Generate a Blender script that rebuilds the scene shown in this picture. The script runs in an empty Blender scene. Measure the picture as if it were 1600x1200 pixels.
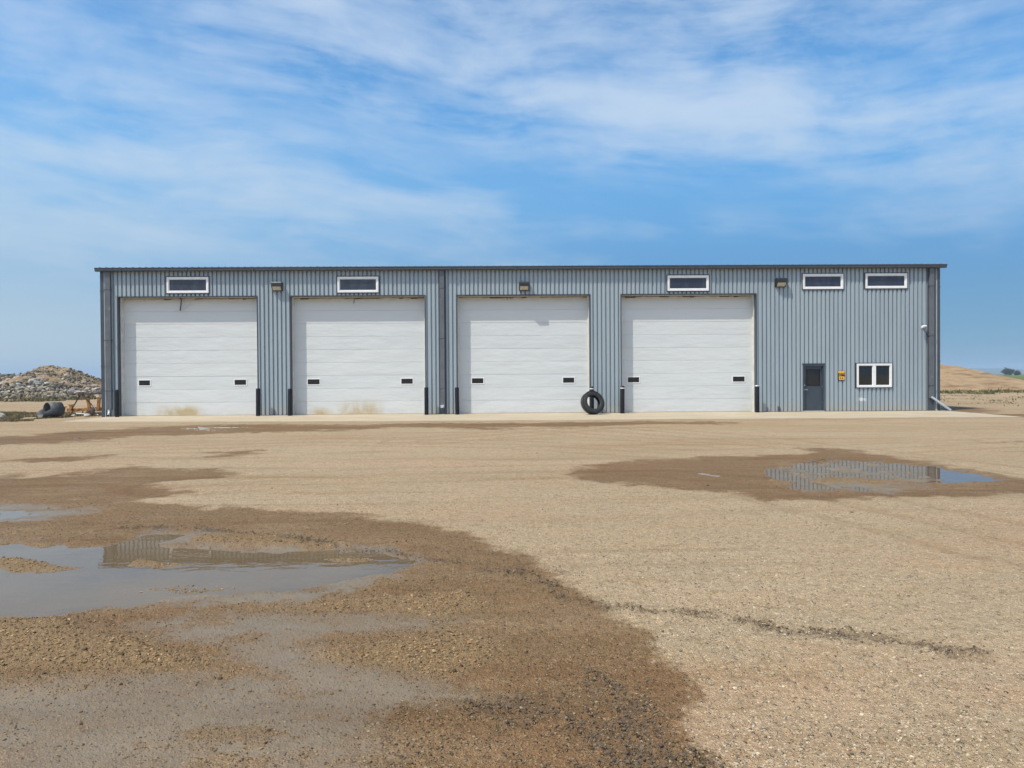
import bpy, bmesh, math, random
import numpy as np
from mathutils import Vector, Matrix, Euler
R = math.radians
rng = random.Random(7)
nrng = np.random.default_rng(11)
scene = bpy.context.scene

# ------------------------------------------------------------------ camera
cam_d = bpy.data.cameras.new("camera")
cam = bpy.data.objects.new("camera", cam_d)
scene.collection.objects.link(cam)
scene.camera = cam
cam_d.sensor_width = 36.0
cam_d.lens = 36.0 * 1120.0 / 1600.0
cam_d.clip_start = 0.05
cam_d.clip_end = 20000
CAM = Vector((0.0, -33.7, 1.765))
yaw, pitch, roll = -0.012744, -0.010247, -0.006432
f = Vector((-math.sin(yaw) * math.cos(pitch), math.cos(yaw) * math.cos(pitch), math.sin(pitch)))
r0 = Vector((math.cos(yaw), math.sin(yaw), 0))
u0 = r0.cross(f)
rr = r0 * math.cos(roll) + u0 * math.sin(roll)
uu = -r0 * math.sin(roll) + u0 * math.cos(roll)
M = Matrix((rr, uu, -f)).transposed().to_4x4()
M.translation = CAM
cam.matrix_world = M
scene.render.resolution_x, scene.render.resolution_y = 1024, 768

# ------------------------------------------------------------------ light
SUN_EL, SUN_AZ = R(57), R(55)          # azimuth measured from the wall normal towards -x
sdir = Vector((-math.sin(SUN_AZ) * math.cos(SUN_EL), -math.cos(SUN_AZ) * math.cos(SUN_EL), math.sin(SUN_EL)))
sun_d = bpy.data.lights.new("sun", 'SUN')
sun_d.energy = 3.3
sun_d.angle = R(0.53)
sun_d.color = (1.0, 0.94, 0.83)
sun = bpy.data.objects.new("sun", sun_d)
scene.collection.objects.link(sun)
sun.rotation_euler = (-sdir).to_track_quat('-Z', 'Y').to_euler()
scene.view_settings.view_transform = 'Standard'
scene.view_settings.look = 'None'
scene.view_settings.exposure = 0.38
scene.view_settings.gamma = 1.0
scene.view_settings.use_curve_mapping = False
scene.render.engine = 'CYCLES'

world = bpy.data.worlds.new("World")
scene.world = world
world.use_nodes = True
wn, wl = world.node_tree.nodes, world.node_tree.links
wn.clear()


class NT:
    """tiny helper for writing node graphs"""
    def __init__(s, nodes, links):
        s.n, s.l = nodes, links

    def node(s, t, **kw):
        x = s.n.new(t)
        for k, v in kw.items():
            setattr(x, k, v)
        return x

    def put(s, sock, v):
        if isinstance(v, bpy.types.NodeSocket):
            s.l.new(v, sock)
        elif v is not None:
            if hasattr(sock.default_value, '__len__') and isinstance(v, (tuple, list)) and len(sock.default_value) == 4 and len(v) == 3:
                v = (*v, 1)
            sock.default_value = v

    def math(s, op, a, b=None, c=None, clamp=False):
        x = s.node('ShaderNodeMath', operation=op, use_clamp=clamp)
        for i, v in enumerate((a, b, c)):
            if v is not None:
                s.put(x.inputs[i], v)
        return x.outputs[0]

    def mix(s, fac, a, b, blend='MIX'):
        x = s.node('ShaderNodeMix', data_type='RGBA', blend_type=blend)
        s.put(x.inputs[0], fac); s.put(x.inputs[6], a); s.put(x.inputs[7], b)
        return x.outputs[2]

    def comb(s, x, y, z=0.0):
        c = s.node('ShaderNodeCombineXYZ')
        for i, v in enumerate((x, y, z)):
            s.put(c.inputs[i], v)
        return c.outputs[0]

    def sep(s, v):
        c = s.node('ShaderNodeSeparateXYZ')
        s.put(c.inputs[0], v)
        return c.outputs

    def noise(s, vec, scale, detail=4.0, rough=0.55, dist=0.0, dim='3D', out=0, w=None):
        x = s.node('ShaderNodeTexNoise', noise_dimensions=dim)
        s.put(x.inputs['Vector'], vec); s.put(x.inputs['Scale'], scale)
        s.put(x.inputs['Detail'], detail); s.put(x.inputs['Roughness'], rough)
        s.put(x.inputs['Distortion'], dist)
        return x.outputs[out]

    def vor(s, vec, scale, feature='F1', out='Distance', rand=1.0):
        x = s.node('ShaderNodeTexVoronoi', feature=feature)
        s.put(x.inputs['Vector'], vec); s.put(x.inputs['Scale'], scale)
        s.put(x.inputs['Randomness'], rand)
        return x.outputs[out]

    def rng(s, v, a, b, c=0.0, d=1.0, interp='SMOOTHSTEP'):
        x = s.node('ShaderNodeMapRange', interpolation_type=interp)
        for i, q in enumerate((v, a, b, c, d)):
            s.put(x.inputs[i], q)
        return x.outputs[0]

    def mapv(s, vec, scale=(1, 1, 1), rot=(0, 0, 0), loc=(0, 0, 0)):
        x = s.node('ShaderNodeMapping')
        s.put(x.inputs['Vector'], vec)
        x.inputs['Scale'].default_value = scale
        x.inputs['Rotation'].default_value = rot
        x.inputs['Location'].default_value = loc
        return x.outputs[0]


# sky: physical sky with thin cirrus spread over it
W = NT(wn, wl)
sky = W.node('ShaderNodeTexSky', sky_type='NISHITA')
sky.sun_disc = False
sky.sun_elevation = SUN_EL
sky.sun_rotation = math.atan2(sdir.x, sdir.y)
sky.air_density = 1.0
sky.dust_density = 0.35
sky.ozone_density = 3.0
sky.altitude = 500
tc = W.node('ShaderNodeTexCoord').outputs['Generated']
dx, dy, dz = W.sep(tc)
az = W.math('ARCTAN2', dx, dy)
el = W.math('ARCSINE', dz)
tilt = R(4)
ca, sa = math.cos(tilt), math.sin(tilt)
ax = W.math('ADD', W.math('MULTIPLY', az, ca), W.math('MULTIPLY', el, -sa))
ay = W.math('ADD', W.math('MULTIPLY', az, sa), W.math('MULTIPLY', el, ca))
P0 = W.comb(ax, ay, 0.0)
warp = W.noise(P0, 1.9, 2.0, 0.5, out=1)
wv = W.node('ShaderNodeVectorMath', operation='MULTIPLY_ADD')
W.put(wv.inputs[0], warp); wv.inputs[1].default_value = (0.30, 0.11, 0.0); W.put(wv.inputs[2], P0)
P1 = wv.outputs[0]
streak = W.noise(W.mapv(P1, (1.15, 6.4, 1)), 2.1, 8.0, 0.56)
fine = W.noise(W.mapv(P1, (2.6, 12, 1), (0, 0, R(-14))), 2.6, 8.0, 0.62)
puff = W.noise(W.mapv(P1, (2.0, 3.4, 1), (0, 0, R(-12))), 4.5, 6.0, 0.6)
veil = W.noise(W.mapv(P1, (0.9, 2.6, 1), (0, 0, R(-10))), 2.2, 5.0, 0.55)


def blob(cx, cy, sx, sy, rot, amp):
    """soft elongated patch of cirrus or added glow at azimuth/elevation given in photograph-like units"""
    c, s_ = math.cos(rot), math.sin(rot)
    px = W.math('SUBTRACT', az, cx); py = W.math('SUBTRACT', el, cy)
    u = W.math('ADD', W.math('MULTIPLY', px, c / sx), W.math('MULTIPLY', py, s_ / sx))
    v = W.math('ADD', W.math('MULTIPLY', px, -s_ / sy), W.math('MULTIPLY', py, c / sy))
    q = W.math('ADD', W.math('MULTIPLY', u, u), W.math('MULTIPLY', v, v))
    return W.math('MULTIPLY', W.math('POWER', 2.71828, W.math('MULTIPLY', q, -1.0)), amp)


CL = [  # azimuth, elevation, half-lengths, slope, amount
    (-0.28, 0.385, 0.34, 0.065, R(-4), 0.55),
    (0.02, 0.38, 0.34, 0.075, R(-7), 0.62),
    (0.26, 0.35, 0.20, 0.06, R(-8), 0.55),
    (-0.55, 0.25, 0.26, 0.075, R(-3), 0.80),
    (-0.25, 0.245, 0.24, 0.045, R(-6), 0.55),
    (-0.42, 0.18, 0.40, 0.045, R(0), 0.50),
    (-0.07, 0.250, 0.07, 0.016, R(-14), 0.55),
    (0.32, 0.30, 0.22, 0.045, R(-4), 0.55),
    (0.52, 0.33, 0.20, 0.08, R(-12), 0.62),
    (0.25, 0.20, 0.34, 0.022, R(-3), 0.45),
    (0.34, 0.46, 0.40, 0.05, R(-6), 0.55),
    (-0.20, 0.50, 0.40, 0.05, R(2), 0.42),
    (-0.45, 0.33, 0.24, 0.035, R(-10), 0.30),
    (-0.75, 0.12, 0.32, 0.13, 0, 0.40),
    (0.58, 0.24, 0.14, 0.05, R(-6), 0.45),
    (-0.55, 0.68, 0.60, 0.16, R(-5), 0.9),
    (0.5, 0.75, 0.50, 0.12, R(5), 0.7),
]
tot = None
for b in CL:
    q = blob(*b)
    tot = q if tot is None else W.math('ADD', tot, q)
gap = W.rng(veil, 0.38, 0.66, 0.0, 0.42)
tot = W.math('ADD', tot, gap)
tot = W.math('MULTIPLY', tot, W.rng(puff, 0.30, 0.66, 0.75, 1.2))
tex = W.math('ADD', W.math('MULTIPLY', W.rng(streak, 0.36, 0.66), 1.0), W.math('MULTIPLY', W.rng(fine, 0.38, 0.66), 0.42))
tex = W.math('ADD', tex, W.math('MULTIPLY', W.rng(puff, 0.40, 0.70), 0.16))
dens = W.math('MULTIPLY', tot, W.math('ADD', tex, 0.06))
dens = W.math('MAXIMUM', W.math('SUBTRACT', dens, 0.13), 0.0)
dens = W.math('MULTIPLY', W.math('SUBTRACT', 1.0, W.math('POWER', 2.71828, W.math('MULTIPLY', dens, -1.0))), 0.80)
horizon_fade = W.rng(el, 0.0, 0.14, 0.15, 1.0)
dens = W.math('MULTIPLY', dens, horizon_fade)
dens = W.math('MINIMUM', dens, 0.80)
dens = W.math('MAXIMUM', dens, 0.0)
hs = W.node('ShaderNodeHueSaturation')
hs.inputs['Saturation'].default_value = 1.12
hs.inputs['Value'].default_value = 1.0
W.put(hs.inputs['Color'], sky.outputs[0])
# pale summer haze low down, whiter towards the sun's side on the left
side = W.rng(az, -0.66, 0.30)
low = W.mix(side, (2.75, 3.35, 3.65), (0.90, 1.88, 2.75))
mid = W.mix(side, (1.60, 2.80, 4.15), (0.66, 1.84, 3.55))
hzc = W.mix(W.rng(el, 0.0, 0.19), low, mid)
hzf = W.rng(el, 0.12, 0.42, 1.0, 0.0)
top = W.mix(1.0, hs.outputs[0], (0.80, 1.08, 1.09), 'MULTIPLY')
base = W.mix(W.math('MULTIPLY', hzf, 0.97), top, hzc)
lit = W.mix(W.rng(el, 0.0, 0.5), (2.8, 3.5, 4.2), (3.75, 4.35, 5.1))
cloudc = W.mix(dens, base, lit)
# unseen glow added around the sun and behind the camera to lift shaded walls
glow = blob(-2.18, 0.99, 0.9, 0.38, 0.0, 0.75)
glow2 = blob(3.14, 0.7, 1.2, 0.5, 0.0, 0.45); glow3 = blob(-3.14, 0.7, 1.2, 0.5, 0.0, 0.45)
glow = W.math('MAXIMUM', glow, W.math('MAXIMUM', glow2, glow3))
cloudc = W.mix(glow, cloudc, (9.5, 9.6, 9.6))
bg = W.node('ShaderNodeBackground')
W.put(bg.inputs[0], cloudc)
bg.inputs[1].default_value = 0.14
wo = W.node('ShaderNodeOutputWorld')
wl.new(bg.outputs[0], wo.inputs[0])


# ------------------------------------------------------------------ helpers
def tag(o, label=None, cat=None, group=None, kind=None):
    if label: o['label'] = label
    if cat: o['category'] = cat
    if group: o['group'] = group
    if kind: o['kind'] = kind
    return o


def empty(name, loc=(0, 0, 0), rz=0.0):
    o = bpy.data.objects.new(name, None)
    o.empty_display_size = 0.2
    scene.collection.objects.link(o)
    o.location = loc
    o.rotation_euler = (0, 0, rz)
    return o


class MB:
    """collects shapes and links them as one mesh object"""
    def __init__(s):
        s.v, s.f, s.m, s.sm = [], [], [], []

    def add(s, vs, fs, mi=0, smooth=False, mat=None):
        b = len(s.v)
        if mat is not None:
            vs = [mat @ Vector(q) for q in vs]
        s.v.extend([tuple(q) for q in vs])
        for q in fs:
            s.f.append([b + i for i in q]); s.m.append(mi); s.sm.append(smooth)
        return s

    def box(s, a, b, mi=0, mat=None, ch=0.0):
        x0, y0, z0 = a; x1, y1, z1 = b
        if x0 > x1: x0, x1 = x1, x0
        if y0 > y1: y0, y1 = y1, y0
        if z0 > z1: z0, z1 = z1, z0
        if ch > 0:
            vs, idx = [], {}
            bm = bmesh.new()
            bmesh.ops.create_cube(bm, size=1.0)
            for v in bm.verts:
                v.co = Vector(((x0 + x1) / 2 + v.co.x * (x1 - x0), (y0 + y1) / 2 + v.co.y * (y1 - y0), (z0 + z1) / 2 + v.co.z * (z1 - z0)))
            bmesh.ops.bevel(bm, geom=bm.edges[:], offset=ch, segments=2, affect='EDGES', profile=0.5)
            bm.verts.index_update()
            s.add([v.co for v in bm.verts], [[v.index for v in f_.verts] for f_ in bm.faces], mi, False, mat)
            bm.free()
            return s
        vs = [(x0, y0, z0), (x1, y0, z0), (x1, y1, z0), (x0, y1, z0), (x0, y0, z1), (x1, y0, z1), (x1, y1, z1), (x0, y1, z1)]
        fs = [(0, 3, 2, 1), (4, 5, 6, 7), (0, 1, 5, 4), (1, 2, 6, 5), (2, 3, 7, 6), (3, 0, 4, 7)]
        return s.add(vs, fs, mi, False, mat)

    def frame(s, x0, x1, z0, z1, w, y0, y1, mi=0):
        """rectangular ring in the xz plane, butt jointed"""
        s.box((x0, y0, z0), (x1, y1, z0 + w), mi)
        s.box((x0, y0, z1 - w), (x1, y1, z1), mi)
        s.box((x0, y0, z0 + w), (x0 + w, y1, z1 - w), mi)
        s.box((x1 - w, y0, z0 + w), (x1, y1, z1 - w), mi)
        return s

    def tube(s, pts, r, n=10, mi=0, cap=True, smooth=True):
        pts = [Vector(p) for p in pts]
        rs = r if isinstance(r, (list, tuple)) else [r] * len(pts)
        rings = []
        prev = None
        for i, p in enumerate(pts):
            d = (pts[min(i + 1, len(pts) - 1)] - pts[max(i - 1, 0)]).normalized()
            a = prev if prev is not None else (Vector((1, 0, 0)) if abs(d.x) < 0.8 else Vector((0, 1, 0)))
            a = (a - d * a.dot(d)).normalized()
            b = d.cross(a); prev = a
            rings.append([p + a * (rs[i] * math.cos(2 * math.pi * k / n)) + b * (rs[i] * math.sin(2 * math.pi * k / n)) for k in range(n)])
        vs = [q for ring in rings for q in ring]
        fs = []
        for i in range(len(rings) - 1):
            for k in range(n):
                fs.append((i * n + k, i * n + (k + 1) % n, (i + 1) * n + (k + 1) % n, (i + 1) * n + k))
        s.add(vs, fs, mi, smooth)
        if cap:
            s.add(rings[0], [tuple(range(n))[::-1]], mi)
            s.add(rings[-1], [tuple(range(n))], mi)
        return s

    def lathe(s, prof, n=24, mi=0, smooth=True, mat=None, closed=False):
        """profile of (radius, height) turned round z"""
        vs = []
        for k in range(n):
            a = 2 * math.pi * k / n
            for (r, z) in prof:
                vs.append((r * math.cos(a), r * math.sin(a), z))
        m = len(prof); fs = []
        for k in range(n):
            k2 = (k + 1) % n
            for i in range(m if closed else m - 1):
                j = (i + 1) % m
                fs.append((k * m + i, k2 * m + i, k2 * m + j, k * m + j))
        return s.add(vs, fs, mi, smooth, mat)

    def prism(s, poly, y0, y1, mi=0, mat=None):
        """polygon in xz pushed along y"""
        n = len(poly)
        vs = [(p[0], y0, p[1]) for p in poly] + [(p[0], y1, p[1]) for p in poly]
        fs = [tuple(range(n)), tuple(range(2 * n - 1, n - 1, -1))]
        for i in range(n):
            j = (i + 1) % n
            fs.append((i, i + n, j + n, j))
        return s.add(vs, fs, mi, False, mat)

    def build(s, name, mats, parent=None, loc=None):
        me = bpy.data.meshes.new(name)
        me.from_pydata(s.v, [], s.f)
        if not isinstance(mats, (list, tuple)): mats = [mats]
        for m_ in mats: me.materials.append(m_)
        me.polygons.foreach_set('material_index', s.m)
        me.polygons.foreach_set('use_smooth', s.sm)
        me.update()
        bm = bmesh.new(); bm.from_mesh(me)
        bmesh.ops.recalc_face_normals(bm, faces=bm.faces[:])
        bm.to_mesh(me); bm.free()
        o = bpy.data.objects.new(name, me)
        scene.collection.objects.link(o)
        if parent is not None: o.parent = parent
        if loc is not None: o.location = loc
        return o


def np_mesh(name, verts, faces, mats, smooth=True, attrs=None, parent=None, loc=None):
    """big mesh straight from numpy arrays (faces all with the same corner count)"""
    me = bpy.data.meshes.new(name)
    nv, nf, k = len(verts), len(faces), faces.shape[1]
    me.vertices.add(nv); me.vertices.foreach_set('co', np.ascontiguousarray(verts, dtype=np.float32).ravel())
    me.loops.add(nf * k); me.loops.foreach_set('vertex_index', np.ascontiguousarray(faces, dtype=np.int32).ravel())
    me.polygons.add(nf)
    me.polygons.foreach_set('loop_start', np.arange(0, nf * k, k, dtype=np.int32))
    me.polygons.foreach_set('use_smooth', np.full(nf, smooth, dtype=bool))
    for n_, arr in (attrs or {}).items():
        a = me.color_attributes.new(n_, 'FLOAT_COLOR', 'POINT')
        c = np.ones((nv, 4), dtype=np.float32); c[:, :arr.shape[1]] = arr
        a.data.foreach_set('color', c.ravel())
    me.update(calc_edges=True)
    me.validate()
    if not isinstance(mats, (list, tuple)): mats = [mats]
    for m_ in mats: me.materials.append(m_)
    o = bpy.data.objects.new(name, me)
    scene.collection.objects.link(o)
    if parent is not None: o.parent = parent
    if loc is not None: o.location = loc
    return o


def copy_thing(o, parent=None):
    c = o.copy(); scene.collection.objects.link(c); c.parent = parent
    for ch in [q for q in bpy.data.objects if q.parent == o]:
        copy_thing(ch, c)
    return c


# ------------------------------------------------------------------ materials
def new_mat(name):
    m = bpy.data.materials.new(name)
    m.use_nodes = True
    m.node_tree.nodes.clear()
    g = NT(m.node_tree.nodes, m.node_tree.links)
    bs = g.node('ShaderNodeBsdfPrincipled')
    out = g.node('ShaderNodeOutputMaterial')
    g.l.new(bs.outputs[0], out.inputs[0])
    return m, g, bs, out


def bump(g, bs, h, dist=0.01, strength=1.0):
    b = g.node('ShaderNodeBump')
    b.inputs['Distance'].default_value = dist
    g.put(b.inputs['Strength'], strength)
    g.put(b.inputs['Height'], h)
    g.l.new(b.outputs[0], bs.inputs['Normal'])


def simple(name, col, rough=0.6, metal=0.0, var=0.12, scale=6.0, spec=0.5, bmp=0.0, stretch=(1, 1, 1), dirt=None):
    m, g, bs, out = new_mat(name)
    co = g.node('ShaderNodeTexCoord').outputs['Object']
    v = g.mapv(co, stretch)
    n = g.noise(v, scale, 6.0, 0.6)
    k = g.rng(n, 0.3, 0.7, 1 - var, 1 + var, 'LINEAR')
    hsv = g.node('ShaderNodeHueSaturation')
    g.put(hsv.inputs['Color'], (*col, 1)); g.put(hsv.inputs['Value'], k)
    c = hsv.outputs[0]
    if dirt:
        dcol, amt, dsc = dirt
        dn = g.noise(co, dsc, 8.0, 0.7)
        c = g.mix(g.rng(dn, 0.62 - amt, 0.78 - amt * 0.5, 0.0, 0.8), c, dcol)
    g.put(bs.inputs['Base Color'], c)
    g.put(bs.inputs['Roughness'], g.rng(n, 0.3, 0.7, max(rough - 0.07, 0.02), min(rough + 0.07, 1), 'LINEAR'))
    bs.inputs['Metallic'].default_value = metal
    bs.inputs['Specular IOR Level'].default_value = spec
    if bmp:
        bump(g, bs, g.noise(v, scale * 4, 4, 0.6), bmp)
    return m


DUST = (0.42, 0.34, 0.24, 1)


def wall_mat():
    m, g, bs, out = new_mat("painted_steel_siding")
    co = g.node('ShaderNodeTexCoord').outputs['Object']
    x, y, z = g.sep(co)
    n = g.noise(g.mapv(co, (1.2, 1, 0.35)), 1.3, 6, 0.6)
    k = g.rng(n, 0.3, 0.7, 0.92, 1.07, 'LINEAR')
    hsv = g.node('ShaderNodeHueSaturation')
    g.put(hsv.inputs['Color'], (0.31, 0.372, 0.415, 1)); g.put(hsv.inputs['Value'], k)
    c = hsv.outputs[0]
    # faint sheet to sheet tone change, one sheet every 0.9 m
    sheet = g.noise(g.comb(g.math('FLOOR', g.math('DIVIDE', x, 0.9)), 0.0, 0.0), 3.7, 0, 0.5)
    c = g.mix(g.rng(sheet, 0.35, 0.65, 0.0, 0.55), c, (0.35, 0.405, 0.43, 1))
    # splashed dust along the bottom
    dn = g.noise(g.mapv(co, (2.5, 1, 6)), 1.5, 6, 0.65)
    low = g.rng(z, 0.0, 0.9, 1.0, 0.0)
    c = g.mix(g.math('MULTIPLY', g.math('MULTIPLY', low, low), g.rng(dn, 0.3, 0.7, 0.25, 0.75)), c, (0.40, 0.35, 0.28, 1))
    # vertical run-off streaks
    st = g.noise(g.mapv(co, (9, 1, 0.3)), 1.0, 5, 0.7)
    c = g.mix(g.rng(st, 0.58, 0.78, 0.0, 0.22), c, (0.19, 0.22, 0.23, 1))
    # scuffed pale scratches below the office window
    gx = g.math('POWER', 2.718, g.math('MULTIPLY', g.math('POWER', g.math('ABSOLUTE', g.math('DIVIDE', g.math('SUBTRACT', x, 17.0), 0.42)), 2.0), -1.0))
    gz = g.math('POWER', 2.718, g.math('MULTIPLY', g.math('POWER', g.math('ABSOLUTE', g.math('DIVIDE', g.math('SUBTRACT', z, 0.58), 0.17)), 2.0), -1.0))
    sc = g.noise(g.mapv(co, (5, 5, 14)), 1.6, 5, 0.7)
    c = g.mix(g.rng(g.math('MULTIPLY', g.math('MULTIPLY', gx, gz), sc), 0.36, 0.46, 0.0, 0.85), c, (0.72, 0.72, 0.70, 1))
    g.put(bs.inputs['Base Color'], c)
    bs.inputs['Roughness'].default_value = 0.42
    bs.inputs['Specular IOR Level'].default_value = 0.45
    bump(g, bs, g.noise(g.mapv(co, (1, 1, 0.6)), 2.2, 3, 0.5), 0.006)
    return m


def door_mat():
    m, g, bs, out = new_mat("white_sectional_door")
    co = g.node('ShaderNodeTexCoord').outputs['Object']
    x, y, z = g.sep(co)
    n = g.noise(g.mapv(co, (0.4, 1, 1.0)), 1.2, 6, 0.6)
    c = g.mix(n, (0.60, 0.625, 0.625, 1), (0.67, 0.685, 0.675, 1))
    band = g.noise(g.comb(g.math('FLOOR', g.math('DIVIDE', x, 7.8)), 0, g.math('FLOOR', g.math('DIVIDE', z, 0.625))), 5.3, 0, 0.5)
    c = g.mix(g.rng(band, 0.3, 0.7, 0.0, 0.35), c, (0.56, 0.595, 0.60, 1))
    # yellow-brown exhaust and mud stains low down in the middle of the two left doors
    tot = None
    for (cx, sx, h) in ((-15.35, 1.0, 0.34), (-6.75, 1.0, 0.46), (-15.0, 0.45, 0.22), (-8.6, 0.5, 0.2)):
        a = g.math('DIVIDE', g.math('SUBTRACT', x, cx), sx)
        b = g.math('DIVIDE', g.math('SUBTRACT', z, 0.10), h)
        q = g.math('POWER', 2.718, g.math('MULTIPLY', g.math('ADD', g.math('MULTIPLY', g.math('MULTIPLY', a, a), g.math('MULTIPLY', a, a)), g.math('MULTIPLY', b, b)), -1.0))
        tot = q if tot is None else g.math('ADD', tot, q)
    sn = g.noise(g.mapv(co, (2.2, 1, 1.2)), 1.6, 7, 0.65)
    stain = g.math('MULTIPLY', tot, g.rng(sn, 0.28, 0.62, 0.35, 1.0), clamp=True)
    c = g.mix(g.math('MULTIPLY', stain, 0.92), c, (0.47, 0.355, 0.17, 1))
    # light dust on the lowest section and grime under the header
    dn = g.noise(g.mapv(co, (1.5, 1, 3)), 2.0, 7, 0.7)
    c = g.mix(g.math('MULTIPLY', g.rng(z, 0.0, 0.5, 0.8, 0.0), g.rng(dn, 0.35, 0.75, 0.0, 0.6)), c, (0.55, 0.49, 0.38, 1))
    c = g.mix(g.math('MULTIPLY', g.rng(z, 5.25, 5.65, 0.0, 0.9), g.rng(dn, 0.3, 0.65, 0.1, 0.9)), c, (0.40, 0.33, 0.22, 1))
    sp = g.noise(g.mapv(co, (3, 1, 2.2)), 5.0, 4, 0.7)
    c = g.mix(g.rng(sp, 0.70, 0.78, 0.0, 0.3), c, (0.45, 0.42, 0.36, 1))
    g.put(bs.inputs['Base Color'], c)
    bs.inputs['Roughness'].default_value = 0.45
    bump(g, bs, g.noise(g.mapv(co, (0.6, 1, 1.8)), 1.3, 3, 0.5), 0.03)
    return m


def glass_mat(name, col, rough=0.04, blinds=False):
    m, g, bs, out = new_mat(name)
    co = g.node('ShaderNodeTexCoord').outputs['Object']
    n = g.noise(g.mapv(co, (2.5, 1, 0.8)), 1.3, 3, 0.5)
    c = g.mix(g.rng(n, 0.45, 0.62, 0.0, 0.5), (*col, 1), tuple(min(1, q * 1.7 + 0.006) for q in col) + (1,))
    g.put(bs.inputs['Base Color'], c)
    bs.inputs['Roughness'].default_value = rough
    bs.inputs['IOR'].default_value = 1.5
    bs.inputs['Coat Weight'].default_value = 0.3
    bs.inputs['Coat Roughness'].default_value = 0.03
    bump(g, bs, g.noise(co, 0.9, 2, 0.5), 0.004)
    return m


M_wall = wall_mat()
M_door = door_mat()
M_trim = simple("dark_trim_steel", (0.055, 0.065, 0.080), 0.45, 0.0, 0.14, 3.0)
M_trimlight = simple("light_edge_flashing", (0.46, 0.50, 0.52), 0.35, 0.0, 0.1, 3.0)
M_pipe = simple("downspout_grey", (0.115, 0.125, 0.14), 0.42, 0.0, 0.15, 2.5, dirt=(DUST, 0.02, 3.0))
M_galv = simple("pale_galvanised_pipe", (0.46, 0.50, 0.55), 0.4, 0.3, 0.12, 5.0)
M_jambw = simple("white_jamb_paint", (0.62, 0.62, 0.58), 0.5, 0.0, 0.12, 3.0, dirt=(DUST, 0.04, 2.0))
M_seal = simple("grimy_weather_seal", (0.10, 0.075, 0.045), 0.9, 0.0, 0.5, 5.0)
M_white = simple("white_vinyl", (0.80, 0.80, 0.79), 0.35, 0.0, 0.05, 4.0)
M_glass = glass_mat("dark_clerestory_glass", (0.032, 0.034, 0.050))
M_glass2 = glass_mat("black_door_lite", (0.006, 0.006, 0.007), 0.12)
M_glass3 = glass_mat("office_window_glass", (0.008, 0.010, 0.010), 0.03)
M_walkdoor = simple("slate_blue_steel_door", (0.045, 0.060, 0.078), 0.42, 0.0, 0.12, 3.0, dirt=((0.12, 0.11, 0.10, 1), 0.0, 2.0))
M_black = simple("black_bollard_sleeve", (0.010, 0.010, 0.013), 0.5, 0.0, 0.3, 4.0, dirt=((0.07, 0.06, 0.045, 1), 0.0, 3.0), spec=0.3)
M_red = simple("red_reflective_tape", (0.22, 0.03, 0.03), 0.4)
M_bronze = simple("dark_bronze_housing", (0.022, 0.020, 0.018), 0.45, 0.0, 0.2, 6.0)
M_lens = simple("prismatic_lamp_lens", (0.48, 0.45, 0.38), 0.25, 0.0, 0.35, 16.0, bmp=0.004)
M_steel = simple("satin_steel", (0.6, 0.6, 0.6), 0.3, 0.9)
M_conc = simple("dusty_concrete_sill", (0.46, 0.42, 0.35), 0.85, 0.0, 0.2, 6.0, bmp=0.004)
M_yellow = simple("yellow_sign_enamel", (0.75, 0.45, 0.06), 0.45)
M_signblk = simple("black_sign_print", (0.02, 0.017, 0.012), 0.5)
M_signred = simple("orange_red_sign_print", (0.55, 0.12, 0.03), 0.5)
M_rubber = simple("worn_black_rubber", (0.020, 0.020, 0.021), 0.62, 0.0, 0.4, 5.0, dirt=((0.12, 0.10, 0.075, 1), 0.05, 4.0), bmp=0.004)
M_roof = simple("grey_roof_sheet", (0.17, 0.19, 0.21), 0.4)
M_pipeold = simple("weathered_culvert_steel", (0.085, 0.085, 0.088), 0.6, 0.2, 0.35, 4.0, dirt=((0.20, 0.15, 0.10, 1), 0.04, 2.5), bmp=0.004)
M_ochre = simple("faded_yellow_machine_paint", (0.40, 0.18, 0.035), 0.7, 0.0, 0.35, 4.0, dirt=((0.10, 0.045, 0.02, 1), 0.20, 5.0))
M_rust = simple("rusty_steel", (0.075, 0.045, 0.035), 0.8, 0.0, 0.5, 6.0, bmp=0.004)

# ------------------------------------------------------------------ building
XL, XR, WH, DEPTH = -18.69, 20.66, 6.80, 24.0
OH = [(-17.94, -11.47), (-9.92, -3.63), (-2.14, 4.11), (5.59, 11.96)]
DT = 5.59
WIN = [(-15.67, -13.68, 5.74, 6.53), (-7.73, -5.77, 5.73, 6.51), (7.75, 9.75, 5.73, 6.50), (14.15, 16.12, 5.78, 6.54), (17.12, 19.15, 5.80, 6.55)]
SLD = (16.69, 18.43, 1.12, 2.31)
WD = (14.17, 15.21, 0.0, 2.25)
bld = empty('garage_building')
tag(bld, 'long low blue-grey corrugated metal shop building with four big white overhead doors', 'building')

openings = [(a, b, -0.1, DT) for a, b in OH] + WIN + [SLD, WD]
PITCH = 0.2
prof = [(0.0, 0.0), (0.122, 0.0), (0.128, 0.075), (0.180, 0.075), (0.2, 0.0)]


def prof_y(x):
    t = (x - XL) % PITCH
    for (a, ya), (b, yb) in zip(prof, prof[1:]):
        if a <= t <= b + 1e-9:
            return ya + (yb - ya) * (t - a) / (b - a)
    return 0.0


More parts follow.
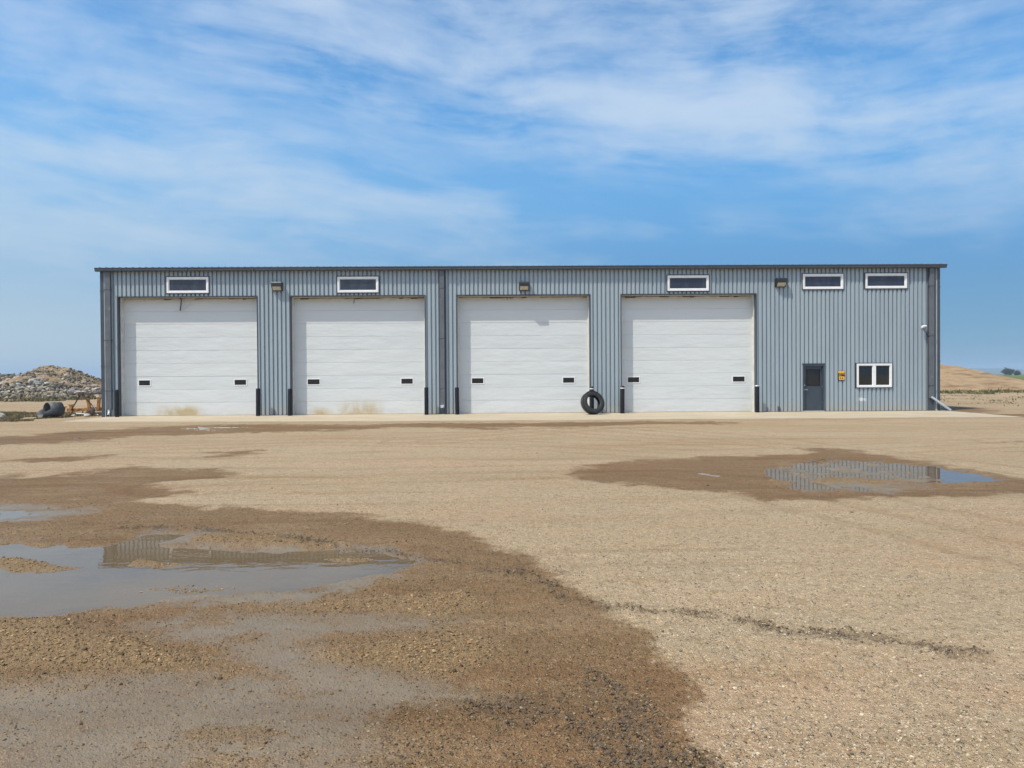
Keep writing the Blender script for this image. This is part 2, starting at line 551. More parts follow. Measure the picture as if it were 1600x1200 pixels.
bx = set()
k = 0
while XL + k * PITCH < XR:
    for t, _ in prof[:-1]:
        q = XL + k * PITCH + t
        if q < XR: bx.add(round(q, 5))
    k += 1
for a, b, _, _ in openings:
    bx.add(a); bx.add(b)
bx.add(XR)
bx = sorted(bx)
w = MB()
for a, b in zip(bx, bx[1:]):
    if b - a < 1e-4: continue
    ya, yb = prof_y(a + 1e-6), prof_y(b - 1e-6)
    mid = (a + b) / 2
    cuts = sorted([(z0, z1) for x0, x1, z0, z1 in openings if x0 < mid < x1])
    z = 0.012; spans = []
    for z0, z1 in cuts:
        if z0 > z: spans.append((z, z0))
        z = max(z, z1)
    if z < WH: spans.append((z, WH))
    for s0, s1 in spans:
        w.add([(a, ya, s0), (b, yb, s0), (b, yb, s1), (a, ya, s1)], [(0, 1, 2, 3)])
me_w = bpy.data.meshes.new('wall'); me_w.from_pydata(w.v, [], w.f); me_w.materials.append(M_wall); me_w.update()
wall = bpy.data.objects.new('wall', me_w); scene.collection.objects.link(wall); wall.parent = bld

# side and back walls, ribbed too
def ribbed(p0, p1, nrm, name):
    d = Vector(p1) - Vector(p0); L = d.length; d.normalize(); n = Vector(nrm)
    mb = MB(); t = 0.0; pts = []
    while t < L:
        for a, y in prof[:-1]:
            if t + a <= L: pts.append((t + a, y))
        t += PITCH
    pts.append((L, 0))
    for (a, ya), (b, yb) in zip(pts, pts[1:]):
        A = Vector(p0) + d * a - n * ya; B = Vector(p0) + d * b - n * yb
        mb.add([A, B, B + Vector((0, 0, WH)), A + Vector((0, 0, WH))], [(0, 1, 2, 3)])
    return mb.build(name, M_wall, bld)


ribbed((XL, 0.06, 0), (XL, DEPTH, 0), (-1, 0, 0), 'wall')
ribbed((XR, 0.06, 0), (XR, DEPTH, 0), (1, 0, 0), 'wall')
ribbed((XL, DEPTH, 0), (XR, DEPTH, 0), (0, 1, 0), 'wall')
# base angle at the foot of the siding, between doors
edges = [XL + 0.2] + [q for a, b in OH for q in (a - 0.06, b + 0.06)] + [WD[0] - 0.05, WD[1] + 0.05, XR - 0.12]
for a, b in zip(edges[::2], edges[1::2]):
    MB().box((a, -0.012, 0.0), (b, 0.09, 0.045)).build('base_flashing', M_trim, bld)

# roof with ribs, nearly flat gable
mb = MB()
RY0, ridge = -0.12, 0.35
mb.add([(XL - 0.12, RY0, 6.91), (XR + 0.20, RY0, 6.91), (XR + 0.20, DEPTH / 2, 6.91 + ridge), (XL - 0.12, DEPTH / 2, 6.91 + ridge),
        (XR + 0.20, DEPTH + 0.2, 6.91), (XL - 0.12, DEPTH + 0.2, 6.91)], [(0, 1, 2, 3), (3, 2, 4, 5)])
x = XL - 0.02
while x < XR + 0.15:
    a, b = x, x + 0.06
    mb.add([(a, RY0 - 0.06, 6.915), (b, RY0 - 0.06, 6.915), (b - 0.015, RY0 - 0.06, 6.965), (a + 0.015, RY0 - 0.06, 6.965),
            (a, DEPTH / 2, 6.915 + ridge), (b, DEPTH / 2, 6.915 + ridge), (b - 0.015, DEPTH / 2, 6.965 + ridge), (a + 0.015, DEPTH / 2, 6.965 + ridge)],
           [(0, 1, 2, 3), (1, 5, 6, 2), (2, 6, 7, 3), (3, 7, 4, 0)])
    x += 0.305
# soffit closing wall top to the roof, gable infill
mb.box((XL - 0.1, -0.10, WH - 0.02), (XR + 0.18, 0.10, WH + 0.09))
mb.build('roof', M_roof, bld)
# gutter with joint sleeves
mb = MB()
gp = [(-0.10, 6.76), (-0.20, 6.76), (-0.245, 6.80), (-0.245, 6.86), (-0.262, 6.90), (-0.262, 6.925), (-0.10, 6.925)]
vs = []
for gx in (XL - 0.17, XR + 0.24):
    vs += [(gx, p[0], p[1]) for p in gp]
n = len(gp)
mb.add(vs, [tuple(range(n)), tuple(range(2 * n - 1, n - 1, -1))] + [(i, (i + 1) % n, (i + 1) % n + n, i + n) for i in range(n)])
x = XL + 1.0
while x < XR:
    mb.box((x, -0.270, 6.752), (x + 0.05, -0.105, 6.935))
    x += 3.05
mb.build('gutter', M_trim, bld)

# corner trims
for s, x0 in ((-1, XL), (1, XR)):
    mb = MB()
    if s < 0:
        mb.box((x0 - 0.035, -0.035, 0.0), (x0 + 0.13, -0.004, 6.76))
        mb.box((x0 - 0.035, -0.004, 0.0), (x0 - 0.004, 0.16, 6.76))
    else:
        mb.box((x0 - 0.10, -0.035, 0.0), (x0 + 0.035, -0.004, 6.76))
        mb.box((x0 + 0.004, -0.004, 0.0), (x0 + 0.035, 0.16, 6.76))
    for z in (2.35, 5.85):
        mb.box((x0 - 0.045 if s < 0 else x0 - 0.11, -0.045, z), (x0 + 0.14 if s < 0 else x0 + 0.045, -0.036, z + 0.05))
    mb.build('corner_trim', M_trim, bld)
MB().box((XL + 0.132, -0.030, 0.0), (XL + 0.160, 0.02, 6.76)).build('edge_flashing', M_trimlight, bld)
MB().box((XR - 0.128, -0.028, 0.0), (XR - 0.104, 0.02, 6.76)).build('edge_flashing', M_trimlight, bld)


def downspout(x0, x1, zb, kind):
    o = MB()
    o.box((x0, -0.125, zb), (x1, -0.012, 6.76), ch=0.008)
    o.build('downspout', M_pipe, bld)
    for z in (1.2, 3.55, 5.9):
        q = MB()
        q.box((x0 - 0.03, -0.131, z), (x1 + 0.03, -0.127, z + 0.04))
        q.box((x0 - 0.03, -0.127, z), (x0 - 0.004, 0.0, z + 0.04))
        q.box((x1 + 0.004, -0.127, z), (x1 + 0.03, 0.0, z + 0.04))
        q.build('pipe_strap', M_trim, bld)
    c = (x0 + x1) / 2
    e = MB()
    if kind == 'elbow':
        e.tube([(c, -0.07, zb + 0.02), (c, -0.08, zb - 0.10), (c + 0.04, -0.20, zb - 0.20), (c + 0.08, -0.34, zb - 0.26)], 0.055, 12, 0, False)
        e.build('outlet_elbow', M_galv, bld)
    elif kind == 'box':
        e.box((c - 0.10, -0.17, zb - 0.12), (c + 0.08, -0.02, zb + 0.02), ch=0.01)
        e.tube([(c, -0.15, zb - 0.06), (c + 0.02, -0.30, zb - 0.14)], 0.05, 12, 0, False)
        e.build('outlet_box', M_galv, bld)
    else:
        o2 = MB()
        A = Vector((c - 0.04, -0.12, zb + 0.06)); B = Vector((21.02, -0.30, 0.06))
        d = (B - A).normalized(); u = Vector((0, 1, 0)).cross(d).normalized() * 0.045; v = Vector((0, 0.055, 0))
        o2.add([A - u - v, A + u - v, A + u + v, A - u + v, B - u - v, B + u - v, B + u + v, B - u + v],
               [(0, 4, 5, 1), (1, 5, 6, 2), (2, 6, 7, 3), (3, 7, 4, 0), (0, 1, 2, 3)])
        o2.build('downspout_extension', M_galv, bld)


downspout(-18.47, -18.22, 0.34, 'elbow')
downspout(-2.93, -2.72, 0.44, 'box')
downspout(20.16, 20.37, 0.62, 'kick')
# flat dark batten behind the middle downspout
MB().box((-3.00, -0.012, 0.05), (-2.64, -0.002, 6.76)).build('splice_trim', M_trim, bld)
MB().box((20.10, -0.012, 0.05), (20.42, -0.002, 6.76)).build('splice_trim', M_trim, bld)

# overhead doors
lites = [[(-17.20, -16.68), (-12.70, -12.16)], [(-9.25, -8.69), (-4.82, -4.28)], [(-1.47, -0.93), (2.87, 3.40)], [(5.96, 6.50), (10.99, 11.55)]]
for i, (a, b) in enumerate(OH):
    REC = 0.42
    fr = MB()
    # steel corner trim, dark, then inner painted jamb
    for (x0, x1) in ((a, a + 0.012), (b - 0.012, b)):
        fr.box((x0, -0.016, 0), (x1, REC - 0.22, DT - 0.012))
    fr.box((a, -0.016, DT - 0.012), (b, REC - 0.22, DT + 0.0))
    # thin J-trim on the wall face
    fr.box((a - 0.035, -0.016, 0.0), (a - 0.0, 0.08, DT + 0.035))
    fr.box((b + 0.0, -0.016, 0.0), (b + 0.035, 0.08, DT + 0.035))
    fr.box((a, -0.016, DT + 0.001), (b, 0.08, DT + 0.035))
    fr.build('door_trim', M_trim, bld)
    jm = MB()
    jm.box((a, REC - 0.218, 0), (a + 0.03, REC + 0.05, DT)); jm.box((b - 0.03, REC - 0.218, 0), (b, REC + 0.05, DT))
    jm.box((a + 0.03, REC - 0.218, DT - 0.03), (b - 0.03, REC + 0.05, DT))
    # inner stop mouldings
    jm.box((a + 0.03, REC - 0.05, 0), (a + 0.075, REC - 0.012, DT - 0.03)); jm.box((b - 0.075, REC - 0.05, 0), (b - 0.03, REC - 0.012, DT - 0.03))
    jm.build('door_jamb', M_jambw, bld)
    d = MB()
    nsec = 9; sh = (DT - 0.06) / nsec
    z = 0.03
    dx0, dx1 = a + 0.032, b - 0.032
    for s in range(nsec):
        zt = z + sh
        z0 = z + 0.003; z1 = min(zt - 0.003, DT - 0.035)
        yf = REC - (0.006 if s % 2 else 0.003) + rng.uniform(-0.002, 0.002)
        # each section: slightly rounded top and bottom edges
        pts = [(yf + 0.030, z0), (yf + 0.0025, z0), (yf, z0 + 0.012), (yf - 0.002, (z0 + z1) / 2), (yf, z1 - 0.012), (yf + 0.0025, z1), (yf + 0.030, z1)]
        vs = [(dx0, p[0], p[1]) for p in pts] + [(dx1, p[0], p[1]) for p in pts]
        m_ = len(pts)
        d.add(vs, [(q, q + m_, q + 1 + m_, q + 1) for q in range(m_ - 1)])
        z = zt
    d.box((dx0, REC + 0.028, 0.03), (dx1, REC + 0.06, DT - 0.035))
    dob = d.build('overhead_door', M_door, bld)
    if i < 2:
        dob['label'] = 'white sectional overhead door with yellow-brown stain along its foot'
    for (l0, l1) in lites[i]:
        f_ = MB(); f_.frame(l0 - 0.04, l1 + 0.04, 1.42, 1.74, 0.04, REC - 0.018, REC + 0.012)
        f_.build('window_frame', M_white, dob)
        p_ = MB(); p_.box((l0, REC - 0.012, 1.46), (l1, REC + 0.008, 1.70)); p_.build('pane', M_glass2, dob)
    s_ = MB(); s_.box((dx0, REC - 0.01, 0.002), (dx1, REC + 0.03, 0.034))
    s_.build('bottom_seal', M_rubber, dob)
    # ragged weather seal below the header
    t_ = MB(); x = a + 0.04
    while x < b - 0.1:
        wd = rng.uniform(0.15, 0.5); h_ = rng.choice([0.02, 0.03, 0.035, 0.05, 0.075])
        x2 = min(x + wd, b - 0.04)
        t_.add([(x, REC - 0.03, DT - 0.032), (x2, REC - 0.03, DT - 0.032), (x2, REC - 0.025, DT - 0.032 - h_ * rng.uniform(0.6, 1)), (x, REC - 0.025, DT - 0.032 - h_)], [(0, 1, 2, 3)])
        x = x2
    t_.build('weather_seal', M_seal, bld)

mb = MB()
mb.tube([(-15.18, 0.28, 5.57), (-15.10, 0.25, 5.50), (-15.12, 0.26, 5.25), (-15.17, 0.27, 4.97)], 0.028, 8)
mb.build('hanging_rod', M_trim, bld)
mb = MB()
mb.tube([(-14.55, 0.36, 5.55), (-14.70, 0.34, 5.30), (-14.95, 0.33, 5.10), (-15.20, 0.32, 4.99), (-15.45, 0.34, 5.0)], 0.007, 5)
mb.build('hanging_wire', M_galv, bld)
mb = MB(); mb.tube([(-7.02, 0.33, 5.54), (-7.0, 0.32, 5.42), (-7.03, 0.33, 5.27)], 0.013, 6)
mb.build('hanging_wire', M_black, bld)
for x, l in ((0.22, 0.14), (0.36, 0.11), (0.47, 0.08)):
    MB().tube([(x, 0.34, 5.55), (x + 0.02, 0.33, 5.55 - l)], 0.014, 6).build('torn_seal_end', M_seal, bld)

# clerestory windows
for (a, b, z0, z1) in WIN:
    f_ = MB()
    f_.frame(a - 0.02, b + 0.02, z0 - 0.02, z1 + 0.02, 0.045, -0.03, 0.10, 1)
    f_.frame(a + 0.025, b - 0.025, z0 + 0.025, z1 - 0.025, 0.078, -0.045, 0.10, 0)
    f_.frame(a + 0.103, b - 0.103, z0 + 0.103, z1 - 0.103, 0.037, -0.022, 0.10, 0)
    wo_ = f_.build('window', [M_white, M_trim], bld)
    p_ = MB(); p_.box((a + 0.14, 0.0, z0 + 0.14), (b - 0.14, 0.02, z1 - 0.14)); p_.build('pane', M_glass, wo_)
# office slider
a, b, z0, z1 = SLD
f_ = MB()
f_.frame(a, b, z0, z1, 0.035, -0.03, 0.10, 1)
f_.frame(a + 0.035, b - 0.035, z0 + 0.035, z1 - 0.035, 0.085, -0.055, 0.06, 0)
cx = (a + b) / 2
f_.box((cx - 0.07, -0.05, z0 + 0.12), (cx + 0.07, 0.06, z1 - 0.12))
wo_ = f_.build('window', [M_white, M_trim], bld)
for (p0, p1) in ((a + 0.12, cx - 0.07), (cx + 0.07, b - 0.12)):
    s_ = MB(); s_.frame(p0, p1, z0 + 0.12, z1 - 0.12, 0.022, -0.02, 0.06); s_.build('sash', M_white, wo_)
    p_ = MB(); p_.box((p0 + 0.022, 0.0, z0 + 0.142), (p1 - 0.022, 0.02, z1 - 0.142)); p_.build('pane', M_glass3, wo_)

# walk door
a, b, z0, z1 = WD
f_ = MB()
f_.box((a, -0.02, 0.03), (a + 0.07, 0.13, z1 - 0.07)); f_.box((b - 0.07, -0.02, 0.03), (b, 0.13, z1 - 0.07)); f_.box((a, -0.02, z1 - 0.07), (b, 0.13, z1))
f_.box((a - 0.03, -0.03, z1 + 0.001), (b + 0.03, 0.02, z1 + 0.05))
f_.build('door_frame', M_walkdoor, bld)
d_ = MB()
wl0, wl1, wz0, wz1 = 14.40, 15.00, 1.27, 1.99
dA, dB, dz0, dz1 = a + 0.073, b - 0.073, 0.06, z1 - 0.073
d_.box((dA, 0.085, dz0), (dB, 0.125, wz0)); d_.box((dA, 0.085, wz1), (dB, 0.125, dz1))
d_.box((dA, 0.085, wz0), (wl0, 0.125, wz1)); d_.box((wl1, 0.085, wz0), (dB, 0.125, wz1))
dd = d_.build('door', M_walkdoor, bld)
f_ = MB(); f_.frame(wl0 - 0.03, wl1 + 0.03, wz0 - 0.03, wz1 + 0.03, 0.035, 0.074, 0.0845); f_.build('window_frame', M_black, dd)
p_ = MB(); p_.box((wl0, 0.10, wz0), (wl1, 0.115, wz1)); p_.build('pane', M_glass2, dd)
h_ = MB(); h_.lathe([(0.0, 0.0), (0.032, 0.0), (0.032, 0.015), (0.012, 0.02), (0.012, 0.06)], 14, 0, True, Matrix.Translation((14.29, 0.085, 1.06)) @ Matrix.Rotation(R(90), 4, 'X'))
h_.box((14.27, 0.02, 1.045), (14.43, 0.038, 1.075), ch=0.005); h_.build('handle', M_steel, dd)
h_ = MB(); h_.lathe([(0.0, 0.03), (0.026, 0.03), (0.034, 0.012), (0.034, 0.0)], 14, 0, True, Matrix.Translation((14.29, 0.085, 1.27)) @ Matrix.Rotation(R(90), 4, 'X'))
h_.build('deadbolt', M_steel, dd)
for z in (0.35, 1.15, 1.95):
    MB().box((dB - 0.004, 0.070, z), (dB + 0.022, 0.0845, z + 0.11)).build('hinge', M_steel, dd)
MB().box((a + 0.02, -0.10, 0.026), (b - 0.02, 0.085, 0.058), ch=0.006).build('threshold', M_conc, bld)

# small corner lens guard etc: wall-hugging conduit stub at the foot of the siding near the fourth door
MB().tube([(13.02, -0.04, 0.05), (13.02, -0.045, 0.28)], 0.05, 10).build('conduit_stub', M_trim, bld)
MB().tube([(-10.72, -0.035, 0.05), (-10.72, -0.035, 0.30)], 0.04, 10).build('conduit_stub', M_pipe, bld)

# ------------------------------------------------------------------ things on the wall
def wall_light(x, z, label):
    t = empty('wall_light', (x, -0.0, z))
    tag(t, label, 'wall light', 'box lights on the front wall')
    h = MB()
    W2, H, D = 0.235, 0.40, 0.26
    # deep box with sloping underside: side profile pushed along x
    side = [(0.0, -H / 2), (0.0, H / 2), (-D + 0.03, H / 2), (-D, H / 2 - 0.05), (-D, -0.01), (-D + 0.03, -0.02), (-0.09, -H / 2)]
    vs = [(-W2, p[0], p[1]) for p in side] + [(W2, p[0], p[1]) for p in side]
    n = len(side)
    h.add(vs, [tuple(range(n)), tuple(range(2 * n - 1, n - 1, -1))] + [(i, (i + 1) % n, (i + 1) % n + n, i + n) for i in range(n) if i != 5])
    h.add([(-W2, -D + 0.02, -0.015), (-W2 + 0.04, -D + 0.02, -0.015), (-W2 + 0.04, -0.08, -H / 2), (-W2, -0.08, -H / 2)], [(0, 1, 2, 3)])
    h.add([(W2, -D + 0.02, -0.015), (W2 - 0.04, -D + 0.02, -0.015), (W2 - 0.04, -0.08, -H / 2), (W2, -0.08, -H / 2)], [(0, 1, 2, 3)])
    h.box((-W2, -0.11, -H / 2 - 0.01), (W2, 0.0, -H / 2 + 0.03))
    h.build('housing', M_bronze, t)
    l = MB()
    l.add([(-W2 + 0.04, -D + 0.012, -0.02), (W2 - 0.04, -D + 0.012, -0.02), (W2 - 0.04, -0.115, -H / 2 + 0.02), (-W2 + 0.04, -0.115, -H / 2 + 0.02),
           (-W2 + 0.04, -D + 0.05, -0.01), (W2 - 0.04, -D + 0.05, -0.01), (W2 - 0.04, -0.05, -H / 2 + 0.03), (-W2 + 0.04, -0.05, -H / 2 + 0.03)],
          [(0, 1, 2, 3), (0, 4, 5, 1), (3, 2, 6, 7), (0, 3, 7, 4), (1, 5, 6, 2)])
    l.build('lens', M_lens, t)
    return t


wall_light(-10.49, 6.04, 'dark boxy wall light between the first and second overhead doors')
wall_light(1.02, 6.00, 'dark boxy wall light directly above the third overhead door')
wall_light(13.11, 6.11, 'dark boxy wall light right of the fourth overhead door')

# warning sign on the siding
t = empty('warning_sign', (16.0, -0.012, 1.72)); tag(t, 'small yellow and black sign on the wall beside the grey entry door', 'sign')
MB().box((-0.165, -0.012, -0.225), (0.165, 0.008, 0.225)).build('board', M_signblk, t)
p = MB(); p.box((-0.155, -0.016, 0.12), (0.155, -0.0125, 0.215)); p.box((-0.12, -0.016, -0.205), (0.15, -0.0125, -0.045))
for j in range(4):
    p.box((-0.13, -0.016, 0.085 - j * 0.034), (-0.13 + [0.15, 0.12, 0.10, 0.14][j], -0.0125, 0.097 - j * 0.034))
p.build('yellow_print', M_yellow, t)
p = MB(); p.box((0.0, -0.0165, 0.05), (0.08, -0.013, 0.105)); p.box((0.08, -0.0165, 0.03), (0.15, -0.013, 0.105)); p.build('red_print', M_signred, t)
p = MB()
for cx0 in (-0.05, 0.05):
    p.prism([(cx0 - 0.035, -0.15), (cx0 + 0.035, -0.15), (cx0 + 0.02, -0.10), (cx0, -0.085), (cx0 - 0.02, -0.10)], -0.0195, -0.0165)
p.build('black_print', M_signblk, t)
MB().tube([(0.0, -0.006, -0.225), (0.0, -0.006, -0.29)], 0.01, 6).build('screw_strip', M_signblk, t)

# security camera
t = empty('security_camera', (19.90, -0.0, 4.0)); tag(t, 'small white security camera high on the wall near the right corner', 'security camera')
b_ = MB(); b_.box((-0.05, -0.05, -0.06), (0.07, 0.0, 0.08), ch=0.008); b_.tube([(0.0, -0.04, 0.0), (-0.04, -0.13, 0.0)], 0.018, 8); b_.build('bracket', M_white, t)
b_ = MB(); b_.tube([(-0.20, -0.24, -0.03), (-0.17, -0.22, -0.02), (-0.02, -0.12, 0.02), (0.10, -0.10, 0.03)], [0.045, 0.05, 0.05, 0.04], 14); b_.build('body', M_white, t)
b_ = MB(); b_.tube([(-0.04, -0.05, 0.0), (-0.05, -0.05, 0.12), (0.0, -0.05, 0.16), (0.02, -0.02, 0.02)], 0.008, 6)
b_.tube([(0.03, -0.04, -0.04), (0.02, -0.05, -0.20), (0.08, -0.03, -0.22), (0.14, -0.03, -0.30), (0.20, -0.03, -0.42), (0.27, -0.05, -0.46)], 0.010, 6)
b_.build('cable', M_black, t)

# ------------------------------------------------------------------ bollards
bol = [(-17.80, 1.27, 0.075, 0, 'black bollard left of the first overhead door'),
       (-11.33, 1.29, 0.080, 0, 'black bollard right of the first overhead door, left of the first boxy light'),
       (-9.86, 1.27, 0.080, 0, 'black bollard at the left jamb of the second overhead door'),
       (-3.55, 1.29, 0.080, 0, 'black bollard at the right jamb of the second overhead door'),
       (-2.12, 1.28, 0.080, 0, 'black bollard at the left jamb of the third overhead door'),
       (4.14, 1.27, 0.085, 1, 'black bollard with white tape standing behind the leaning tyre'),
       (5.55, 1.29, 0.088, 1, 'black bollard with red and white taped top beside the fourth overhead door'),
       (11.86, 1.27, 0.085, 2, 'black bollard with small pale cap between the fourth overhead door and the entry door')]
for (x, h, r, kd, lab) in bol:
    r = r + 0.016
    t = empty('bollard', (x, -0.42, 0.0)); tag(t, lab, 'bollard', 'black bollards guarding the overhead doors')
    t.rotation_euler = (R(rng.uniform(-0.6, 0.6)), R(rng.uniform(-0.7, 0.7)), 0)
    q = MB(); q.lathe([(r, -0.1), (r, h - 0.03), (r * 0.93, h - 0.008), (r * 0.6, h + 0.012), (0, h + 0.02)], 24)
    q.build('post', M_black, t)
    if kd == 1:
        q = MB(); q.lathe([(r + 0.0015, h - 0.115), (r + 0.0025, h - 0.115), (r + 0.0025, h - 0.075), (r + 0.0015, h - 0.075)], 24, closed=True)
        q.build('white_tape', M_white, t)
        q = MB(); q.lathe([(r + 0.0015, h - 0.05), (r + 0.0025, h - 0.05), (r + 0.0025, h - 0.028), (r + 0.0015, h - 0.028)], 24, closed=True)
        q.build('red_tape', M_red, t)
    if kd == 2:
        q = MB(); q.lathe([(r + 0.012, h - 0.03), (r + 0.014, h + 0.01), (0.02, h + 0.03), (0.0, h + 0.03)], 20)
        q.build('cap', M_galv, t)

# ------------------------------------------------------------------ tyre leaning on a bollard
t = empty('tyre', (4.08, -1.12, 0.02)); tag(t, 'worn black truck tyre leaning against a bollard beside the third overhead door', 'tyre')
Ro, hw = 0.535, 0.135
prof_t = [(0.322, -hw + 0.045), (0.326, -hw + 0.015), (0.345, -hw + 0.004), (0.37, -hw - 0.004), (0.405, -hw - 0.010), (0.412, -hw - 0.004), (0.43, -hw - 0.012), (0.47, -hw + 0.0), (0.498, -hw + 0.012), (0.520, -hw + 0.028),
          (Ro, -hw + 0.045)]
for g0 in (-0.070, -0.025, 0.025, 0.070):
    prof_t += [(Ro, g0 - 0.008), (Ro - 0.014, g0 - 0.006), (Ro - 0.014, g0 + 0.006), (Ro, g0 + 0.008)]
prof_t += [(Ro, hw - 0.045), (0.520, hw - 0.028), (0.498, hw - 0.012), (0.47, hw), (0.43, hw + 0.012), (0.37, hw + 0.004), (0.345, hw - 0.004), (0.326, hw - 0.015), (0.322, hw - 0.045),
           (0.335, hw - 0.050), (0.40, hw - 0.028), (0.49, hw - 0.045), (0.505, 0.0), (0.49, -hw + 0.045), (0.40, -hw + 0.028), (0.335, -hw + 0.050)]
mt = Matrix.Translation((0, 0, 0.535)) @ Matrix.Rotation(R(20), 4, 'Z') @ Matrix.Rotation(R(90 - 21), 4, 'X')
q = MB(); q.lathe(prof_t, 72, 0, True, mt, closed=True)
cas = q.build('casing', M_rubber, t)
q = MB()
for k in range(60):                       # shoulder lugs
    a = 2 * math.pi * k / 60
    for s in (-1, 1):
        m_ = mt @ Matrix.Rotation(a + (0.03 if s > 0 else 0), 4, 'Z')
        q.box((Ro - 0.02, -0.018, s * (hw - 0.015) - 0.018), (Ro + 0.006, 0.018, s * (hw - 0.015) - 0.018 + 0.036), 0, m_)
q.build('tread_lugs', M_rubber, t)['kind'] = 'stuff'

# concrete apron
def slab_mat():
    m, g, bs, out = new_mat("dusty_concrete_apron")
    co = g.node('ShaderNodeTexCoord').outputs['Object']
    n = g.noise(g.mapv(co, (0.5, 1.4, 1)), 1.1, 8, 0.65)
    n2 = g.noise(co, 22, 6, 0.7)
    c = g.mix(g.rng(n, 0.3, 0.7), (0.41, 0.325, 0.215, 1), (0.49, 0.41, 0.29, 1))
    c = g.mix(g.rng(n2, 0.5, 0.75, 0, 0.35), c, (0.30, 0.225, 0.14, 1))
    g.put(bs.inputs['Base Color'], c); bs.inputs['Roughness'].default_value = 0.85
    bump(g, bs, n2, 0.01)
    return m


mb = MB()
xs = np.linspace(-18.4, 20.95, 60)
yf = [-3.7 - 1.3 * min(1, (x + 18.4) / 14) + rng.uniform(-0.05, 0.05) for x in xs]
top = [(x, y, 0.014) for x, y in zip(xs, yf)] + [(xs[-1], 0.6, 0.026), (xs[0], 0.6, 0.026)]
n = len(top)
mb.add(top + [(p[0], p[1], -0.12) for p in top], [tuple(range(n))] + [(i, (i + 1) % n, (i + 1) % n + n, i + n) for i in range(n)])
tag(mb.build('concrete_apron', slab_mat()), kind='structure')

# ------------------------------------------------------------------ ground
def hash2(ix, iy, seed):
    h = (ix.astype(np.int64) * 374761393 + iy.astype(np.int64) * 668265263 + seed * 1442695041) & 0xFFFFFFFF
    h = ((h ^ (h >> 13)) * 1274126177) & 0xFFFFFFFF
    h = h ^ (h >> 16)
    return (h & 0xFFFFFF).astype(np.float32) / 0xFFFFFF


def vnoise(x, y, seed):
    ix, iy = np.floor(x), np.floor(y)
    fx, fy = (x - ix).astype(np.float32), (y - iy).astype(np.float32)
    fx = fx * fx * (3 - 2 * fx); fy = fy * fy * (3 - 2 * fy)
    a, b = hash2(ix, iy, seed), hash2(ix + 1, iy, seed)
    c, d = hash2(ix, iy + 1, seed), hash2(ix + 1, iy + 1, seed)
    return (a * (1 - fx) + b * fx) * (1 - fy) + (c * (1 - fx) + d * fx) * fy - 0.5


def fbm(x, y, freq, octs, seed, gain=0.5):
    s = 0; a = 1.0
    for o in range(octs):
        s = s + a * vnoise(x * freq + 17.3 * o, y * freq - 9.1 * o, seed + o)
        freq *= 2.03; a *= gain
    return s


def poly_sdf(x, y, poly):
    """signed distance, negative inside; only evaluated near the polygon"""
    P = np.array(poly, dtype=np.float32)
    out = np.full(x.shape, 9.0, dtype=np.float32)
    m = (x > P[:, 0].min() - 3) & (x < P[:, 0].max() + 3) & (y > P[:, 1].min() - 3) & (y < P[:, 1].max() + 3)
    if not m.any(): return out
    px, py = x[m], y[m]
    d2 = np.full(px.shape, 1e9, dtype=np.float32); inside = np.zeros(px.shape, bool)
    n = len(P)
    for i in range(n):
        ax_, ay_ = P[i]; bx_, by_ = P[(i + 1) % n]
        ex, ey = bx_ - ax_, by_ - ay_
        t_ = np.clip(((px - ax_) * ex + (py - ay_) * ey) / (ex * ex + ey * ey + 1e-9), 0, 1)
        d2 = np.minimum(d2, (px - ax_ - t_ * ex) ** 2 + (py - ay_ - t_ * ey) ** 2)
        if abs(ey) > 1e-9:
            cond = (ay_ > py) != (by_ > py)
            inside ^= cond & (px < ex * (py - ay_) / ey + ax_)
    out[m] = np.where(inside, -np.sqrt(d2), np.sqrt(d2))
    return out


def line_dist(x, y, line):
    P = np.array(line, dtype=np.float32)
    out = np.full(x.shape, 9.0, dtype=np.float32)
    m = (x > P[:, 0].min() - 1) & (x < P[:, 0].max() + 1) & (y > P[:, 1].min() - 1) & (y < P[:, 1].max() + 1)
    if not m.any(): return out
    px, py = x[m], y[m]; d2 = np.full(px.shape, 1e9, dtype=np.float32)
    for (ax_, ay_), (bx_, by_) in zip(P, P[1:]):
        ex, ey = bx_ - ax_, by_ - ay_
        t_ = np.clip(((px - ax_) * ex + (py - ay_) * ey) / (ex * ex + ey * ey + 1e-9), 0, 1)
        d2 = np.minimum(d2, (px - ax_ - t_ * ex) ** 2 + (py - ay_ - t_ * ey) ** 2)
    out[m] = np.sqrt(d2)
    return out


def sstep(v, a, b):
    t_ = np.clip((v - a) / (b - a), 0, 1)
    return t_ * t_ * (3 - 2 * t_)


